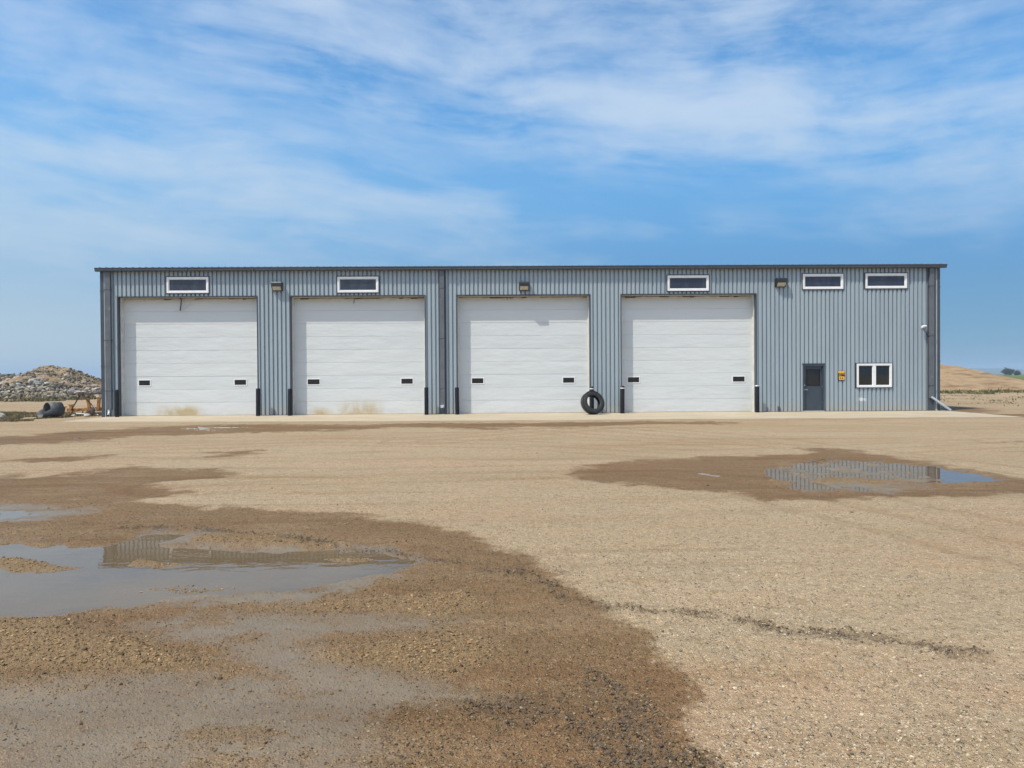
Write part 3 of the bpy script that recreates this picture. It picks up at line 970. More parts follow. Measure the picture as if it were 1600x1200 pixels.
DAMP_SHADE = [
    [(-10.88,-22.37), (-7.83,-22.47), (-6.13,-22.85), (-4.34,-23.69), (-3.14,-24.08), (-1.90,-24.32), (-0.99,-24.94), (-0.27,-25.58), (0.11,-26.49), (0.49,-27.06), (0.76,-27.49), (0.74,-27.95), (0.83,-28.35), (1.03,-28.76), (1.05,-29.16), (1.12,-29.51), (1.06,-29.88), (0.99,-30.22), (1.02,-30.56), (0.57,-31.95), (-2.07,-31.90), (-12.97,-22.26)],
    [(-12.44,-19.44), (-8.63,-20.31), (-8.03,-19.71), (-7.67,-18.72), (-5.95,-19.93), (-5.58,-19.27), (-4.88,-20.79), (-5.60,-21.73), (-4.57,-22.70), (-5.38,-23.38), (-8.93,-23.46)],
    [(0.96,-20.54), (2.23,-19.36), (4.41,-18.00), (6.80,-17.38), (7.47,-16.23), (8.21,-16.90), (8.57,-18.67), (8.63,-20.28), (8.88,-21.60), (9.31,-23.01), (7.86,-23.62), (6.42,-23.71), (4.56,-23.82), (3.72,-23.68), (2.59,-22.71), (1.61,-21.99)],
    [(-18.32,-12.68), (-15.00,-10.70), (-14.87,-8.53), (-12.80,-6.81), (-9.10,-5.76), (-5.40,-6.90), (-2.40,-5.74), (1.81,-6.22), (5.34,-5.84), (8.72,-6.63), (8.37,-8.05), (4.85,-8.35), (0.30,-9.15), (-0.55,-10.23), (-3.25,-8.78), (-4.93,-9.22), (-7.51,-10.64), (-9.62,-11.44), (-11.45,-12.42), (-12.24,-14.14), (-16.27,-15.04)],
    [(-14.39,-17.20), (-10.28,-17.73), (-8.95,-16.50), (-9.26,-18.27), (-13.09,-18.69)],
    [(-7.04,-16.35), (-5.83,-15.83), (-5.70,-16.59), (-6.19,-17.38)],
    [(12.12,-14.85), (15.93,-14.39), (14.24,-16.44), (12.37,-15.96)],
    [(23.13,4.20), (24.49,4.39), (24.69,2.41), (23.29,-0.74), (20.17,-2.32), (19.07,-2.44)],  # building shadow past the right wall, painted in through the damp colour
    [(19.40,-3.53), (22.02,-7.01), (25.11,-3.27), (22.95,-2.43), (20.67,-1.55)],
]
FILM = [
    [(-7.79,-25.59), (-5.54,-25.56), (-4.37,-25.86), (-4.14,-25.35), (-3.56,-25.23), (-2.30,-25.56), (-1.27,-26.10), (-0.78,-26.61), (-0.69,-27.02), (-0.78,-27.40), (-1.20,-27.80), (-1.56,-28.04), (-2.24,-28.20), (-2.73,-28.31), (-3.24,-28.40), (-5.10,-28.40)],
    [(-3.17,-28.59), (-2.83,-28.47), (-2.22,-28.25), (-1.67,-28.16), (-1.10,-28.28), (-0.29,-28.50), (-0.66,-28.71), (-1.24,-28.87), (-0.94,-29.11), (-0.37,-29.51), (-0.07,-29.77), (-0.30,-29.88), (-1.09,-29.74), (-1.35,-29.62), (-1.75,-29.29), (-1.94,-29.06), (-2.53,-28.79)],
    [(-4.24,-29.30), (-2.66,-29.36), (-1.78,-29.34), (-1.37,-29.30), (-0.90,-29.31), (-0.32,-29.68), (-0.64,-29.91), (-0.71,-30.24), (-0.52,-30.62), (-0.68,-31.27), (-2.39,-31.23)],
    [(-1.53,-29.96), (-1.03,-29.96), (-0.87,-30.08), (-1.13,-30.17), (-1.45,-30.09)],
    [(4.80,-20.77), (6.00,-19.29), (7.11,-19.15), (8.02,-19.64), (8.34,-20.73), (8.41,-21.87), (7.28,-22.38), (5.72,-23.00), (4.48,-22.93), (4.47,-22.08)],
    [(-8.00,-23.51), (-6.52,-23.58), (-5.60,-24.10), (-5.79,-24.72), (-7.06,-24.71)],
]
TONGUE = [
    [(-5.06,-28.44), (-3.81,-28.38), (-3.27,-28.43), (-2.92,-28.64), (-2.31,-28.89), (-1.80,-29.21), (-1.80,-29.30), (-2.68,-29.33), (-4.25,-29.29)],
    [(-3.21,-27.66), (-3.02,-27.50), (-2.73,-27.41), (-2.23,-27.56), (-2.34,-27.71), (-2.73,-27.78), (-3.05,-27.77)],
    [(-2.10,-28.44), (-1.71,-28.19), (-0.98,-27.89), (-0.36,-27.83), (-0.04,-28.17), (-0.42,-28.41), (-1.01,-28.29), (-1.56,-28.19), (-1.85,-28.36)],
    [(-1.20,-29.20), (-0.96,-29.00), (-0.39,-28.78), (0.05,-28.91), (-0.11,-29.33), (-0.34,-29.48), (-0.74,-29.32)],
]
PUD = [
    [(-7.61,-25.79), (-5.47,-25.66), (-4.80,-25.84), (-4.27,-26.01), (-4.26,-25.68), (-4.05,-25.46), (-3.52,-25.38), (-3.64,-25.83), (-3.48,-26.07), (-3.04,-26.23), (-2.29,-26.31), (-1.71,-26.25), (-1.31,-26.27), (-0.87,-26.63), (-0.81,-26.83), (-0.87,-27.10), (-1.28,-27.38), (-1.56,-27.62), (-1.83,-27.79), (-2.55,-27.84), (-2.78,-28.00), (-3.06,-28.22), (-3.39,-28.31), (-5.19,-28.31)],
    [(-7.98,-23.76), (-6.45,-23.83), (-6.02,-24.13), (-5.95,-24.60), (-7.33,-24.58)],
    [(4.70,-20.59), (5.32,-19.87), (6.04,-19.19), (6.62,-18.41), (7.09,-18.92), (7.89,-19.42), (8.27,-20.06), (8.40,-21.16), (8.28,-21.94), (7.36,-22.25), (6.70,-22.14), (6.24,-21.82), (5.64,-21.48), (5.19,-21.76), (5.55,-22.35), (5.83,-22.63), (5.57,-22.99), (5.01,-22.84), (4.44,-22.68), (4.39,-21.86)],
    [(3.45,-20.51), (3.74,-20.80), (3.98,-21.15), (3.69,-21.37), (3.45,-20.95)],
    [(-12.04,-7.43), (-10.79,-7.09), (-9.17,-7.33), (-8.82,-7.89), (-10.07,-8.02), (-10.36,-8.43), (-9.13,-8.92), (-9.44,-9.36), (-10.64,-9.06), (-11.28,-8.21)],
    [(-13.05,-11.83), (-12.37,-11.78), (-11.99,-12.59), (-12.58,-12.54)],
]
ISLE = [
    [(5.07,-21.83), (5.60,-21.56), (6.22,-21.86), (6.71,-22.21), (6.18,-22.32), (5.61,-22.22), (5.24,-22.13)],
    [(4.56,-21.57), (4.81,-21.89), (4.55,-22.43), (4.29,-22.14)],
    [(-3.63,-26.89), (-3.61,-26.60), (-3.37,-26.66), (-2.95,-26.82), (-3.30,-26.92)],
    [(-5.25,-26.54), (-5.07,-26.44), (-4.61,-26.56), (-3.96,-26.92), (-4.27,-27.09), (-4.97,-26.93)],
    [(-5.29,-25.82), (-4.85,-25.87), (-4.81,-26.05), (-5.08,-26.04)],
    [(-3.51,-25.77), (-3.33,-25.52), (-2.40,-25.72), (-1.55,-26.06), (-1.26,-26.19), (-1.72,-26.20), (-2.37,-26.26), (-3.17,-26.08)],
    [(-1.77,-26.67), (-1.44,-26.61), (-1.17,-26.72), (-1.46,-26.81)],
]
RID = [
    [(-4.51,-25.19), (-3.70,-25.16), (-2.77,-25.67), (-1.94,-26.13), (-1.22,-26.44), (-0.54,-26.86), (0.07,-27.20), (0.44,-27.67), (0.59,-28.08), (0.79,-28.24), (1.09,-28.36), (1.51,-28.47)],
    [(1.70,-28.61), (1.89,-28.78), (2.22,-28.88), (2.58,-29.02), (2.99,-29.24)],
]
LANE = [
    [(-6.44,-1.70), (-0.67,-5.14), (3.81,-9.20), (6.57,-13.57), (7.95,-17.73), (9.05,-21.37), (9.90,-23.88)],
    [(-3.88,-3.91), (2.28,-11.30), (5.02,-14.63), (6.85,-16.49), (7.06,-17.11)],
    [(-13.30,-16.74), (-9.62,-15.22), (-5.08,-13.79), (0.23,-14.97), (4.41,-18.00), (7.64,-17.15), (13.47,-15.34)],
    [(-5.11,-21.90), (-2.17,-20.70), (1.36,-20.29), (4.19,-22.41), (5.38,-26.37)],
    [(-2.39,-14.01), (4.59,-7.28), (11.81,-5.36), (18.92,-10.77)],
]
CHURN = [
    [(-0.31,-29.80), (0.21,-29.84), (0.58,-29.90), (0.78,-29.79), (0.88,-29.95), (0.91,-30.22), (1.08,-30.46), (1.07,-30.80), (0.29,-30.78), (0.51,-30.39), (0.20,-30.07), (-0.23,-29.99)],
    [(0.52,-29.45), (0.63,-29.58), (0.69,-29.79), (0.60,-29.79), (0.52,-29.62)],
]


def ground_fields(x, y):
    r = np.hypot(x - CAM.x, y - CAM.y)
    sc = np.clip(r / 8.0, 0.35, 3.0)                       # patch edges wander more where the patches are larger
    n1 = 0.55 * fbm(x, y, 0.9, 4, 3) + 0.8 * fbm(x * 0.4, y * 1.25, 0.9, 5, 303, 0.6); n2 = fbm(x, y, 3.5, 4, 21); n3 = fbm(x, y * 1.0, 11.0, 3, 41)
    big = fbm(x, y, 0.12, 3, 61); n4 = fbm(x, y, 34.0, 2, 71)
    damp_shade = np.zeros_like(x); film = np.zeros_like(x); pud = np.zeros_like(x); tong = np.zeros_like(x)
    for p_ in DAMP_SHADE:
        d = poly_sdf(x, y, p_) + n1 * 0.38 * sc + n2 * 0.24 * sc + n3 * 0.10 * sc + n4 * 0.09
        damp_shade = np.maximum(damp_shade, 1 - sstep(d, -0.22 * sc, 0.05 * sc))
    for k_, p_ in enumerate(FILM):
        d = poly_sdf(x, y, p_) + n1 * 0.34 * sc + n2 * 0.30 * sc + n3 * 0.14
        if k_ in (1, 2, 3):
            film = np.maximum(film, (0.92, 0.85, 0.8)[k_ - 1] * (1 - sstep(d, -0.22, 0.16)))
        else:
            film = np.maximum(film, 1 - sstep(d, -0.22 * sc, 0.08 * sc))
    for p_ in TONGUE + ISLE:
        d = poly_sdf(x, y, p_) + n2 * 0.14 * sc + n3 * 0.06
        tong = np.maximum(tong, 1 - sstep(d, -0.10, 0.05))
    for p_ in PUD:
        d = poly_sdf(x, y, p_) + n2 * 0.07 * sc + n3 * 0.05
        pud = np.maximum(pud, 1 - sstep(d, -0.30, 0.10))
    isl = np.zeros_like(x)
    for p_ in ISLE:
        d = poly_sdf(x, y, p_) + n2 * 0.10 + n3 * 0.06
        isl = np.maximum(isl, 1 - sstep(d, -0.12, 0.06))
    churn = np.zeros_like(x)
    for l_ in RID:
        d = line_dist(x, y, l_) + n2 * 0.12 + n3 * 0.05
        churn = np.maximum(churn, 1 - sstep(d, 0.02, 0.15))
    for p_ in CHURN:
        d = poly_sdf(x, y, p_) + n1 * 0.15 + n2 * 0.15
        churn = np.maximum(churn, 0.8 * (1 - sstep(d, -0.10, 0.08)))
    # broken: clods come in bursts
    churn = churn * sstep(fbm(x, y, 2.4, 3, 77), -0.50, 0.02) * (0.45 + 0.55 * sstep(n3, -0.25, 0.1))
    film = film * (1 - tong)
    # gravel still showing through the silt in places
    film = film * (1 - 0.65 * sstep(fbm(x, y * 1.6, 2.3, 5, 201, 0.6), 0.08, 0.40) * (1 - pud))
    # residual damp patches
    damp_shade = np.maximum(damp_shade, film)
    lane = np.zeros_like(x)
    for l_ in LANE:
        d = line_dist(x, y, l_) + fbm(x, y, 0.5, 2, 401) * 0.10
        for off in (0.0, 0.95):
            lane = np.maximum(lane, (1 - sstep(np.abs(d - off), 0.06, 0.20)))
    lane = lane * sstep(fbm(x, y, 0.4, 3, 411), -0.45, 0.05)
    speck = sstep(fbm(x, y, 4.0, 4, 421, 0.65), 0.00, 0.22) * ((x > 5.2) & (x < 7.35) | (x < -5.4) & (y > -26.5))
    z = big * 0.012 + n1 * 0.007 + n2 * 0.004
    z = z * (1 - film * 0.8)
    z = z - 0.007 * film
    z = z * (1 - pud) + pud * (-0.030 + n2 * 0.010)
    z = z + pud * speck * 0.030 - lane * 0.006 * (1 - film)
    z = z + tong * (0.010 + 0.010 * np.abs(n2)) * (1 - isl) + isl * 0.034
    # gravel grain, real relief near the camera
    g1 = fbm(x, y, 45.0, 2, 5); g2 = fbm(x, y, 90.0, 1, 15)
    grain = (g1 * 0.010 + g2 * 0.006) * (1 - 0.85 * film) * sstep(r, 16.0, 5.0)
    z = z + grain
    # thrown-up clods of mud
    c1 = fbm(x, y, 14.0, 3, 91, 0.6)
    z = z + churn * (0.002 + 0.075 * np.clip(c1 + 0.02, 0, 1))
    # wheel marks: shallow parallel grooves along the ridge and long ones running across the yard
    tr = np.sin((y * 5.2 + x * 0.35 + 1.2 * n1)) * sstep(fbm(x, y * 0.35, 0.35, 3, 33), -0.05, 0.3)
    z = z + 0.004 * tr * (1 - film) * (1 - pud)
    # under the building and apron the soil stays low
    core = (x > -18.5) & (x < 21.0) & (y > -3.0) & (y < 24)
    z = np.where(core, -0.06, np.where((x > -18.9) & (x < 21.2) & (y > -5.4) & (y < 0), np.minimum(z, 0.006), z))
    # far land: a field that rises very slightly on the right, and bare ground before it
    fld = sstep(y, 95, 130)
    z = z + fld * 0.3 * sstep(x, 40, 160) + sstep(r, 60, 200) * 0.25 * fbm(x, y, 0.02, 3, 8)
    return z.astype(np.float32), damp_shade, film, churn, pud, tong, lane


# polar sheet around the camera's foot, fine in front, out to the horizon all round
A1 = R(50)
th = np.concatenate([np.linspace(-A1, A1, 1150), np.linspace(A1, 2 * math.pi - A1, 92)[1:-1]])
rad = [0.35, 0.8, 1.3, 1.75]
while rad[-1] < 62: rad.append(rad[-1] * 1.0052)
while rad[-1] < 5000: rad.append(rad[-1] * 1.075)
rad = np.array(rad)
nT, nR = len(th), len(rad)
TT, RR = np.meshgrid(th, rad)
GX = (CAM.x + RR * np.sin(TT)).ravel(); GY = (CAM.y + RR * np.cos(TT)).ravel()
Z, damp_shade, film, churn, pud, tong, lane = ground_fields(GX, GY)
V = np.stack([GX, GY, Z], -1)
ctr = np.array([[CAM.x, CAM.y, 0.0]])
V = np.concatenate([V, ctr])
i0 = np.arange(nR - 1)[:, None] * nT + np.arange(nT)[None, :]
i1 = np.arange(nR - 1)[:, None] * nT + (np.arange(nT)[None, :] + 1) % nT
F4 = np.stack([i0, i1, i1 + nT, i0 + nT], -1).reshape(-1, 4)[:, ::-1]
a1 = np.stack([damp_shade, film, churn], -1); a1 = np.concatenate([a1, [[1, 0.2, 0]]])
gr = sstep(GY, 100, 125)
a2 = np.stack([tong, pud, gr], -1); a2 = np.concatenate([a2, [[0, 0, 0]]])
a3 = np.stack([lane, lane, lane], -1); a3 = np.concatenate([a3, [[0, 0, 0]]])


def ground_mat():
    m, g, bs, out = new_mat("yard_gravel_and_mud")
    co = g.node('ShaderNodeTexCoord').outputs['Object']
    at1 = g.node('ShaderNodeVertexColor', layer_name='wet').outputs[0]
    at2 = g.node('ShaderNodeVertexColor', layer_name='zone').outputs[0]
    c1 = g.node('ShaderNodeSeparateColor'); g.put(c1.inputs[0], at1); damp_shade_v, filmv, churnv = c1.outputs
    c2 = g.node('ShaderNodeSeparateColor'); g.put(c2.inputs[0], at2); tongv, pudv, greenv = c2.outputs
    x, y, z = g.sep(co)
    cd = g.node('ShaderNodeCombineXYZ')
    xy = g.comb(x, y, 0.0)
    big = g.noise(g.mapv(xy, (0.25, 1.0, 1)), 0.35, 6, 0.6)
    med = g.noise(g.mapv(xy, (0.6, 1.3, 1)), 1.6, 7, 0.65)
    fin = g.noise(xy, 14, 6, 0.7)
    # single stones: two sizes
    vs = g.node('ShaderNodeTexVoronoi', feature='F1'); g.put(vs.inputs['Vector'], xy); vs.inputs['Scale'].default_value = 62
    vb = g.node('ShaderNodeTexVoronoi', feature='F1'); g.put(vb.inputs['Vector'], xy); vb.inputs['Scale'].default_value = 27
    st_s = g.rng(vs.outputs['Distance'], 0.18, 0.42, 1, 0)
    st_b = g.math('MULTIPLY', g.rng(vb.outputs['Distance'], 0.20, 0.34, 1, 0), g.rng(g.sep(vb.outputs['Color'])[0], 0.70, 0.74, 0, 1))
    colv = g.sep(vs.outputs['Color'])
    # dry colours
    c = g.mix(g.rng(big, 0.35, 0.65), (0.68, 0.475, 0.268, 1), (0.79, 0.58, 0.36, 1))
    c = g.mix(g.rng(med, 0.35, 0.68, 0, 0.6), c, (0.640, 0.510, 0.330, 1))
    c = g.mix(g.rng(fin, 0.40, 0.72, 0, 0.30), c, (0.27, 0.195, 0.105, 1))
    stone = g.mix(colv[0], (0.25, 0.19, 0.12, 1), (0.66, 0.55, 0.39, 1))
    stone = g.mix(g.rng(colv[1], 0.7, 0.95, 0, 0.7), stone, (0.44, 0.29, 0.16, 1))
    c = g.mix(g.math('MULTIPLY', st_s, 0.50), c, stone)
    gapv = g.rng(vs.outputs['Distance'], 0.36, 0.58, 0, 0.62)  # shade between the stones, put into the colour as dark gaps
    c = g.mix(gapv, c, (0.16, 0.11, 0.06, 1))
    stb = g.mix(g.sep(vb.outputs['Color'])[1], (0.20, 0.16, 0.13, 1), (0.62, 0.56, 0.46, 1))
    c = g.mix(g.math('MULTIPLY', st_b, 0.8), c, stb)
    # mottling that still reads in the middle distance
    mot = g.noise(g.mapv(xy, (0.7, 1.3, 1)), 6.0, 5, 0.75)
    c = g.mix(g.rng(mot, 0.50, 0.66, 0, 0.50), c, (0.27, 0.19, 0.10, 1))
    mo2 = g.noise(g.mapv(xy, (0.8, 1.2, 1), (0, 0, 0), (7, 3, 0)), 17.0, 4, 0.8)
    c = g.mix(g.rng(mo2, 0.54, 0.66, 0, 0.60), c, (0.20, 0.14, 0.075, 1))
    c = g.mix(g.rng(mo2, 0.44, 0.34, 0, 0.50), c, (0.74, 0.62, 0.43, 1))
    # long faint wheel streaks across the far yard
    sk = g.noise(g.mapv(xy, (0.09, 1.6, 1), (0, 0, R(3))), 1.0, 6, 0.68)
    c = g.mix(g.rng(sk, 0.50, 0.68, 0, 0.50), c, (0.30, 0.205, 0.11, 1))
    # compacted wheel lanes, with a trace of tread bars, and pinker and greyer patches of gravel
    lanev = g.node('ShaderNodeSeparateColor'); g.put(lanev.inputs[0], g.node('ShaderNodeVertexColor', layer_name='lane').outputs[0])
    lv = lanev.outputs[0]
    tread = g.noise(g.mapv(xy, (5.5, 2.0, 1)), 2.0, 2, 0.5)
    c = g.mix(g.math('MULTIPLY', lv, g.rng(tread, 0.42, 0.60, 0.25, 0.85)), c, (0.35, 0.245, 0.14, 1))
    hue = g.noise(g.mapv(xy, (0.5, 1.0, 1), (0, 0, 0), (40, 11, 0)), 0.55, 5, 0.6)
    c = g.mix(g.rng(hue, 0.50, 0.66, 0, 0.55), c, g.mix(1.0, c, (1.04, 0.93, 0.90, 1), 'MULTIPLY'))
    c = g.mix(g.rng(hue, 0.46, 0.34, 0, 0.60), c, g.mix(1.0, c, (1.05, 1.03, 1.02, 1), 'MULTIPLY'))
    br = g.noise(g.mapv(xy, (0.22, 1.1, 1), (0, 0, R(-4)), (3, 50, 0)), 0.8, 7, 0.66)
    c = g.mix(g.rng(br, 0.54, 0.68, 0, 0.55), c, g.mix(1.0, c, (0.74, 0.65, 0.52, 1), 'MULTIPLY'))
    dry = c
    # damp, and the painted shadow strip: same ground, darker and browner
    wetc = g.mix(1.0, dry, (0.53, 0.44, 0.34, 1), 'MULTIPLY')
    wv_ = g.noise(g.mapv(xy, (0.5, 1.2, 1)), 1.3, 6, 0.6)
    damp_shade_k = g.math('MULTIPLY', damp_shade_v, g.rng(wv_, 0.25, 0.55, 0.72, 1.0), clamp=True)
    c = g.mix(damp_shade_k, dry, wetc)
    # loose gravel tongues: warmer, coarser
    tcol = g.mix(g.math('MULTIPLY', st_s, 0.75), (0.26, 0.170, 0.085, 1), g.mix(colv[0], (0.16, 0.105, 0.055, 1), (0.54, 0.38, 0.21, 1)))
    c = g.mix(g.math('MULTIPLY', tongv, 0.85), c, tcol)
    # fine saturated mud
    mn = g.noise(g.mapv(xy, (0.6, 1.2, 1), (0, 0, R(20))), 2.4, 8, 0.65)
    mud = g.mix(g.rng(mn, 0.3, 0.7), (0.160, 0.120, 0.074, 1), (0.215, 0.165, 0.105, 1))
    mud = g.mix(g.rng(fin, 0.5, 0.75, 0, 0.35), mud, (0.09, 0.07, 0.05, 1))
    fk = g.math('MULTIPLY', filmv, g.rng(mn, 0.32, 0.52, 0.55, 0.95))
    c = g.mix(fk, c, mud)
    # churned clods are dark wet silt
    c = g.mix(g.math('MULTIPLY', churnv, g.math('ADD', g.math('MULTIPLY', g.rng(fin, 0.35, 0.6, 0, 1), 0.35), 0.32)), c, (0.120, 0.088, 0.056, 1))
    # crop field far away
    rows = g.noise(g.mapv(xy, (0.02, 0.15, 1)), 1.0, 6, 0.6)
    green = g.mix(g.rng(rows, 0.35, 0.65), (0.075, 0.105, 0.020, 1), (0.19, 0.19, 0.045, 1))
    c = g.mix(greenv, c, green)
    g.put(bs.inputs['Base Color'], c)
    # gloss
    dryr = 0.92
    rgh = g.math('SUBTRACT', dryr, g.math('MULTIPLY', damp_shade_v, 0.20))
    fr = g.rng(g.noise(g.mapv(xy, (0.7, 1.2, 1), (0, 0, R(15))), 1.8, 7, 0.7), 0.35, 0.65, 0.30, 0.68, 'LINEAR')
    mixr = g.node('ShaderNodeMix'); g.put(mixr.inputs[0], filmv); g.put(mixr.inputs[2], rgh); g.put(mixr.inputs[3], fr)
    mixr2 = g.node('ShaderNodeMix'); g.put(mixr2.inputs[0], g.math('MAXIMUM', greenv, g.math('MULTIPLY', tongv, 0.8))); g.put(mixr2.inputs[2], mixr.outputs[0]); mixr2.inputs[3].default_value = 0.85
    g.put(bs.inputs['Roughness'], mixr2.outputs[0])
    g.put(bs.inputs['Specular IOR Level'], g.math('ADD', 0.18, g.math('MULTIPLY', filmv, 0.32)))
    h = g.math('ADD', g.math('MULTIPLY', st_s, 0.5), g.math('MULTIPLY', st_b, 0.9))
    h = g.math('ADD', h, g.math('MULTIPLY', fin, 0.8))
    h = g.math('ADD', h, g.math('MULTIPLY', g.noise(xy, 55, 3, 0.6), 0.5))
    hs_ = g.math('SUBTRACT', 1.0, g.math('MULTIPLY', filmv, 0.90))
    h = g.math('MULTIPLY', h, hs_)
    ml = g.noise(g.mapv(xy, (1, 1, 1)), 7.0, 4, 0.6)
    h = g.math('ADD', h, g.math('MULTIPLY', g.math('ADD', ml, g.math('MULTIPLY', g.noise(g.mapv(xy, (1.5, 0.8, 1), (0, 0, R(30))), 17.0, 4, 0.7), 0.8)), g.math('MULTIPLY', g.math('MULTIPLY', filmv, g.math('SUBTRACT', 1.0, pudv)), 0.42)))
    h = g.math('ADD', h, g.math('MULTIPLY', g.noise(xy, 20, 4, 0.65), g.math('MULTIPLY', churnv, 1.6)))
    bump(g, bs, h, 0.030, 1.0)
    return m


M_ground = ground_mat()
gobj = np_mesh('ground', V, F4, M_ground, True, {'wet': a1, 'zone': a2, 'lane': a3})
# close the hole at the centre with a small disc of the same sheet
tag(gobj, kind='structure')
bmx = bmesh.new(); bmx.from_mesh(gobj.data); bmx.verts.ensure_lookup_table()
cv = bmx.verts[len(V) - 1]
for k in range(nT):
    bmx.faces.new((bmx.verts[(k + 1) % nT], bmx.verts[k], cv))
bmx.to_mesh(gobj.data); bmx.free()

# ------------------------------------------------------------------ standing water
def water_mat():
    m, g, bs, out = new_mat("shallow_rain_water")
    m.node_tree.nodes.remove(bs)
    co = g.node('ShaderNodeTexCoord').outputs['Object']
    fr = g.node('ShaderNodeFresnel'); fr.inputs['IOR'].default_value = 1.33
    gl = g.node('ShaderNodeBsdfGlossy'); gl.inputs['Roughness'].default_value = 0.012
    gl.inputs['Color'].default_value = (1, 1, 1, 1)
    tr = g.node('ShaderNodeBsdfTransparent'); tr.inputs['Color'].default_value = (0.93, 0.88, 0.80, 1)
    bp = g.node('ShaderNodeBump'); bp.inputs['Distance'].default_value = 0.0022; bp.inputs['Strength'].default_value = 0.5
    g.put(bp.inputs['Height'], g.noise(g.mapv(co, (1, 2.0, 1)), 3.0, 3, 0.5))
    g.l.new(bp.outputs[0], gl.inputs['Normal']); g.l.new(bp.outputs[0], fr.inputs['Normal'])
    xs_w = g.sep(co)[0]
    silt = g.node('ShaderNodeBsdfDiffuse'); silt.inputs['Color'].default_value = (0.205, 0.142, 0.070, 1)
    body = g.node('ShaderNodeMixShader')
    g.put(body.inputs[0], g.math('ADD', g.rng(g.noise(co, 0.8, 3, 0.5), 0.35, 0.65, 0.08, 0.30), g.rng(xs_w, -1.0, 3.0, 0.38, 0.0))); g.l.new(tr.outputs[0], body.inputs[1]); g.l.new(silt.outputs[0], body.inputs[2])
    mx = g.node('ShaderNodeMixShader')
    g.l.new(fr.outputs[0], mx.inputs[0]); g.l.new(body.outputs[0], mx.inputs[1]); g.l.new(gl.outputs[0], mx.inputs[2])
    g.l.new(mx.outputs[0], out.inputs[0])
    return m


M_water = water_mat()
for p_ in PUD:
    P_ = np.array(p_); c_ = P_.mean(0)
    d_ = P_ - c_
    L_ = np.linalg.norm(d_, axis=1, keepdims=True)
    x0_, y0_ = P_.min(0) - 0.35; x1_, y1_ = P_.max(0) + 0.35
    # cell grid kept only where the basin is: the shore itself comes from the ground rising through it
    st = 0.25
    nx_, ny_ = int((x1_ - x0_) / st) + 2, int((y1_ - y0_) / st) + 2
    gx, gy = np.meshgrid(x0_ + np.arange(nx_) * st, y0_ + np.arange(ny_) * st)
    sd = poly_sdf(gx.ravel().astype(np.float32), gy.ravel().astype(np.float32), p_)
    vv = np.stack([gx.ravel(), gy.ravel(), np.full(gx.size, -0.0135)], -1)
    idx = (np.arange(ny_ - 1)[:, None] * nx_ + np.arange(nx_ - 1)[None, :]).ravel()
    ff = np.stack([idx, idx + 1, idx + 1 + nx_, idx + nx_], -1)
    keep = (sd[ff].min(1) < 0.22)
    ff = ff[keep]
    used, inv = np.unique(ff, return_inverse=True)
    o = np_mesh('puddle_water', vv[used], inv.reshape(-1, 4), M_water, False)
    tag(o, kind='structure')

# ------------------------------------------------------------------ loose stones and clods
def stones_mesh(name, xs_, ys_, size, zoff, cols, mat, flat=0.6):
    """many small irregular convex stones in one mesh"""
    base = np.array([(-1, -1, -1), (1, -1, -1), (1, 1, -1), (-1, 1, -1), (-1, -1, 1), (1, -1, 1), (1, 1, 1), (-1, 1, 1)], float) * 0.5
    base = np.concatenate([base, np.array([(0, 0, 0.85), (0.8, 0, 0), (-0.8, 0, 0), (0, 0.8, 0), (0, -0.8, 0)])])
    fc = np.array([(4, 5, 8), (5, 6, 8), (6, 7, 8), (7, 4, 8), (1, 2, 9), (2, 6, 9), (6, 5, 9), (5, 1, 9), (3, 0, 10), (0, 4, 10), (4, 7, 10), (7, 3, 10),
                   (2, 3, 11), (3, 7, 11), (7, 6, 11), (6, 2, 11), (0, 1, 12), (1, 5, 12), (5, 4, 12), (4, 0, 12)])
    n_ = len(xs_)
    B = base[None] * nrng.uniform(0.65, 1.25, (n_, 13, 1)) * nrng.uniform(0.7, 1.3, (n_, 1, 3))
    B[:, :, 2] *= flat
    a_ = nrng.uniform(0, 2 * math.pi, n_); ca_, sa_ = np.cos(a_)[:, None], np.sin(a_)[:, None]
    X = (B[:, :, 0] * ca_ - B[:, :, 1] * sa_); Y = (B[:, :, 0] * sa_ + B[:, :, 1] * ca_)
    B = np.stack([X, Y, B[:, :, 2]], -1) * size[:, None, None]
    B[:, :, 0] += xs_[:, None]; B[:, :, 1] += ys_[:, None]; B[:, :, 2] += zoff[:, None]
    Fc = fc[None] + (np.arange(n_) * 13)[:, None, None]
    C_ = np.repeat(cols[:, None, :], 13, 1).reshape(-1, 3)
    return np_mesh(name, B.reshape(-1, 3), Fc.reshape(-1, 3), mat, False, {'tint': C_})


def stone_mat(name, rough=0.8):
    m, g, bs, out = new_mat(name)
    at = g.node('ShaderNodeVertexColor', layer_name='tint').outputs[0]
    co = g.node('ShaderNodeTexCoord').outputs['Object']
    n = g.noise(co, 60, 3, 0.6)
    c = g.mix(1.0, at, g.mix(n, (0.75, 0.75, 0.75, 1), (1.2, 1.2, 1.2, 1)), 'MULTIPLY')
    g.put(bs.inputs['Base Color'], c); bs.inputs['Roughness'].default_value = rough
    bs.inputs['Specular IOR Level'].default_value = 0.25
    return m


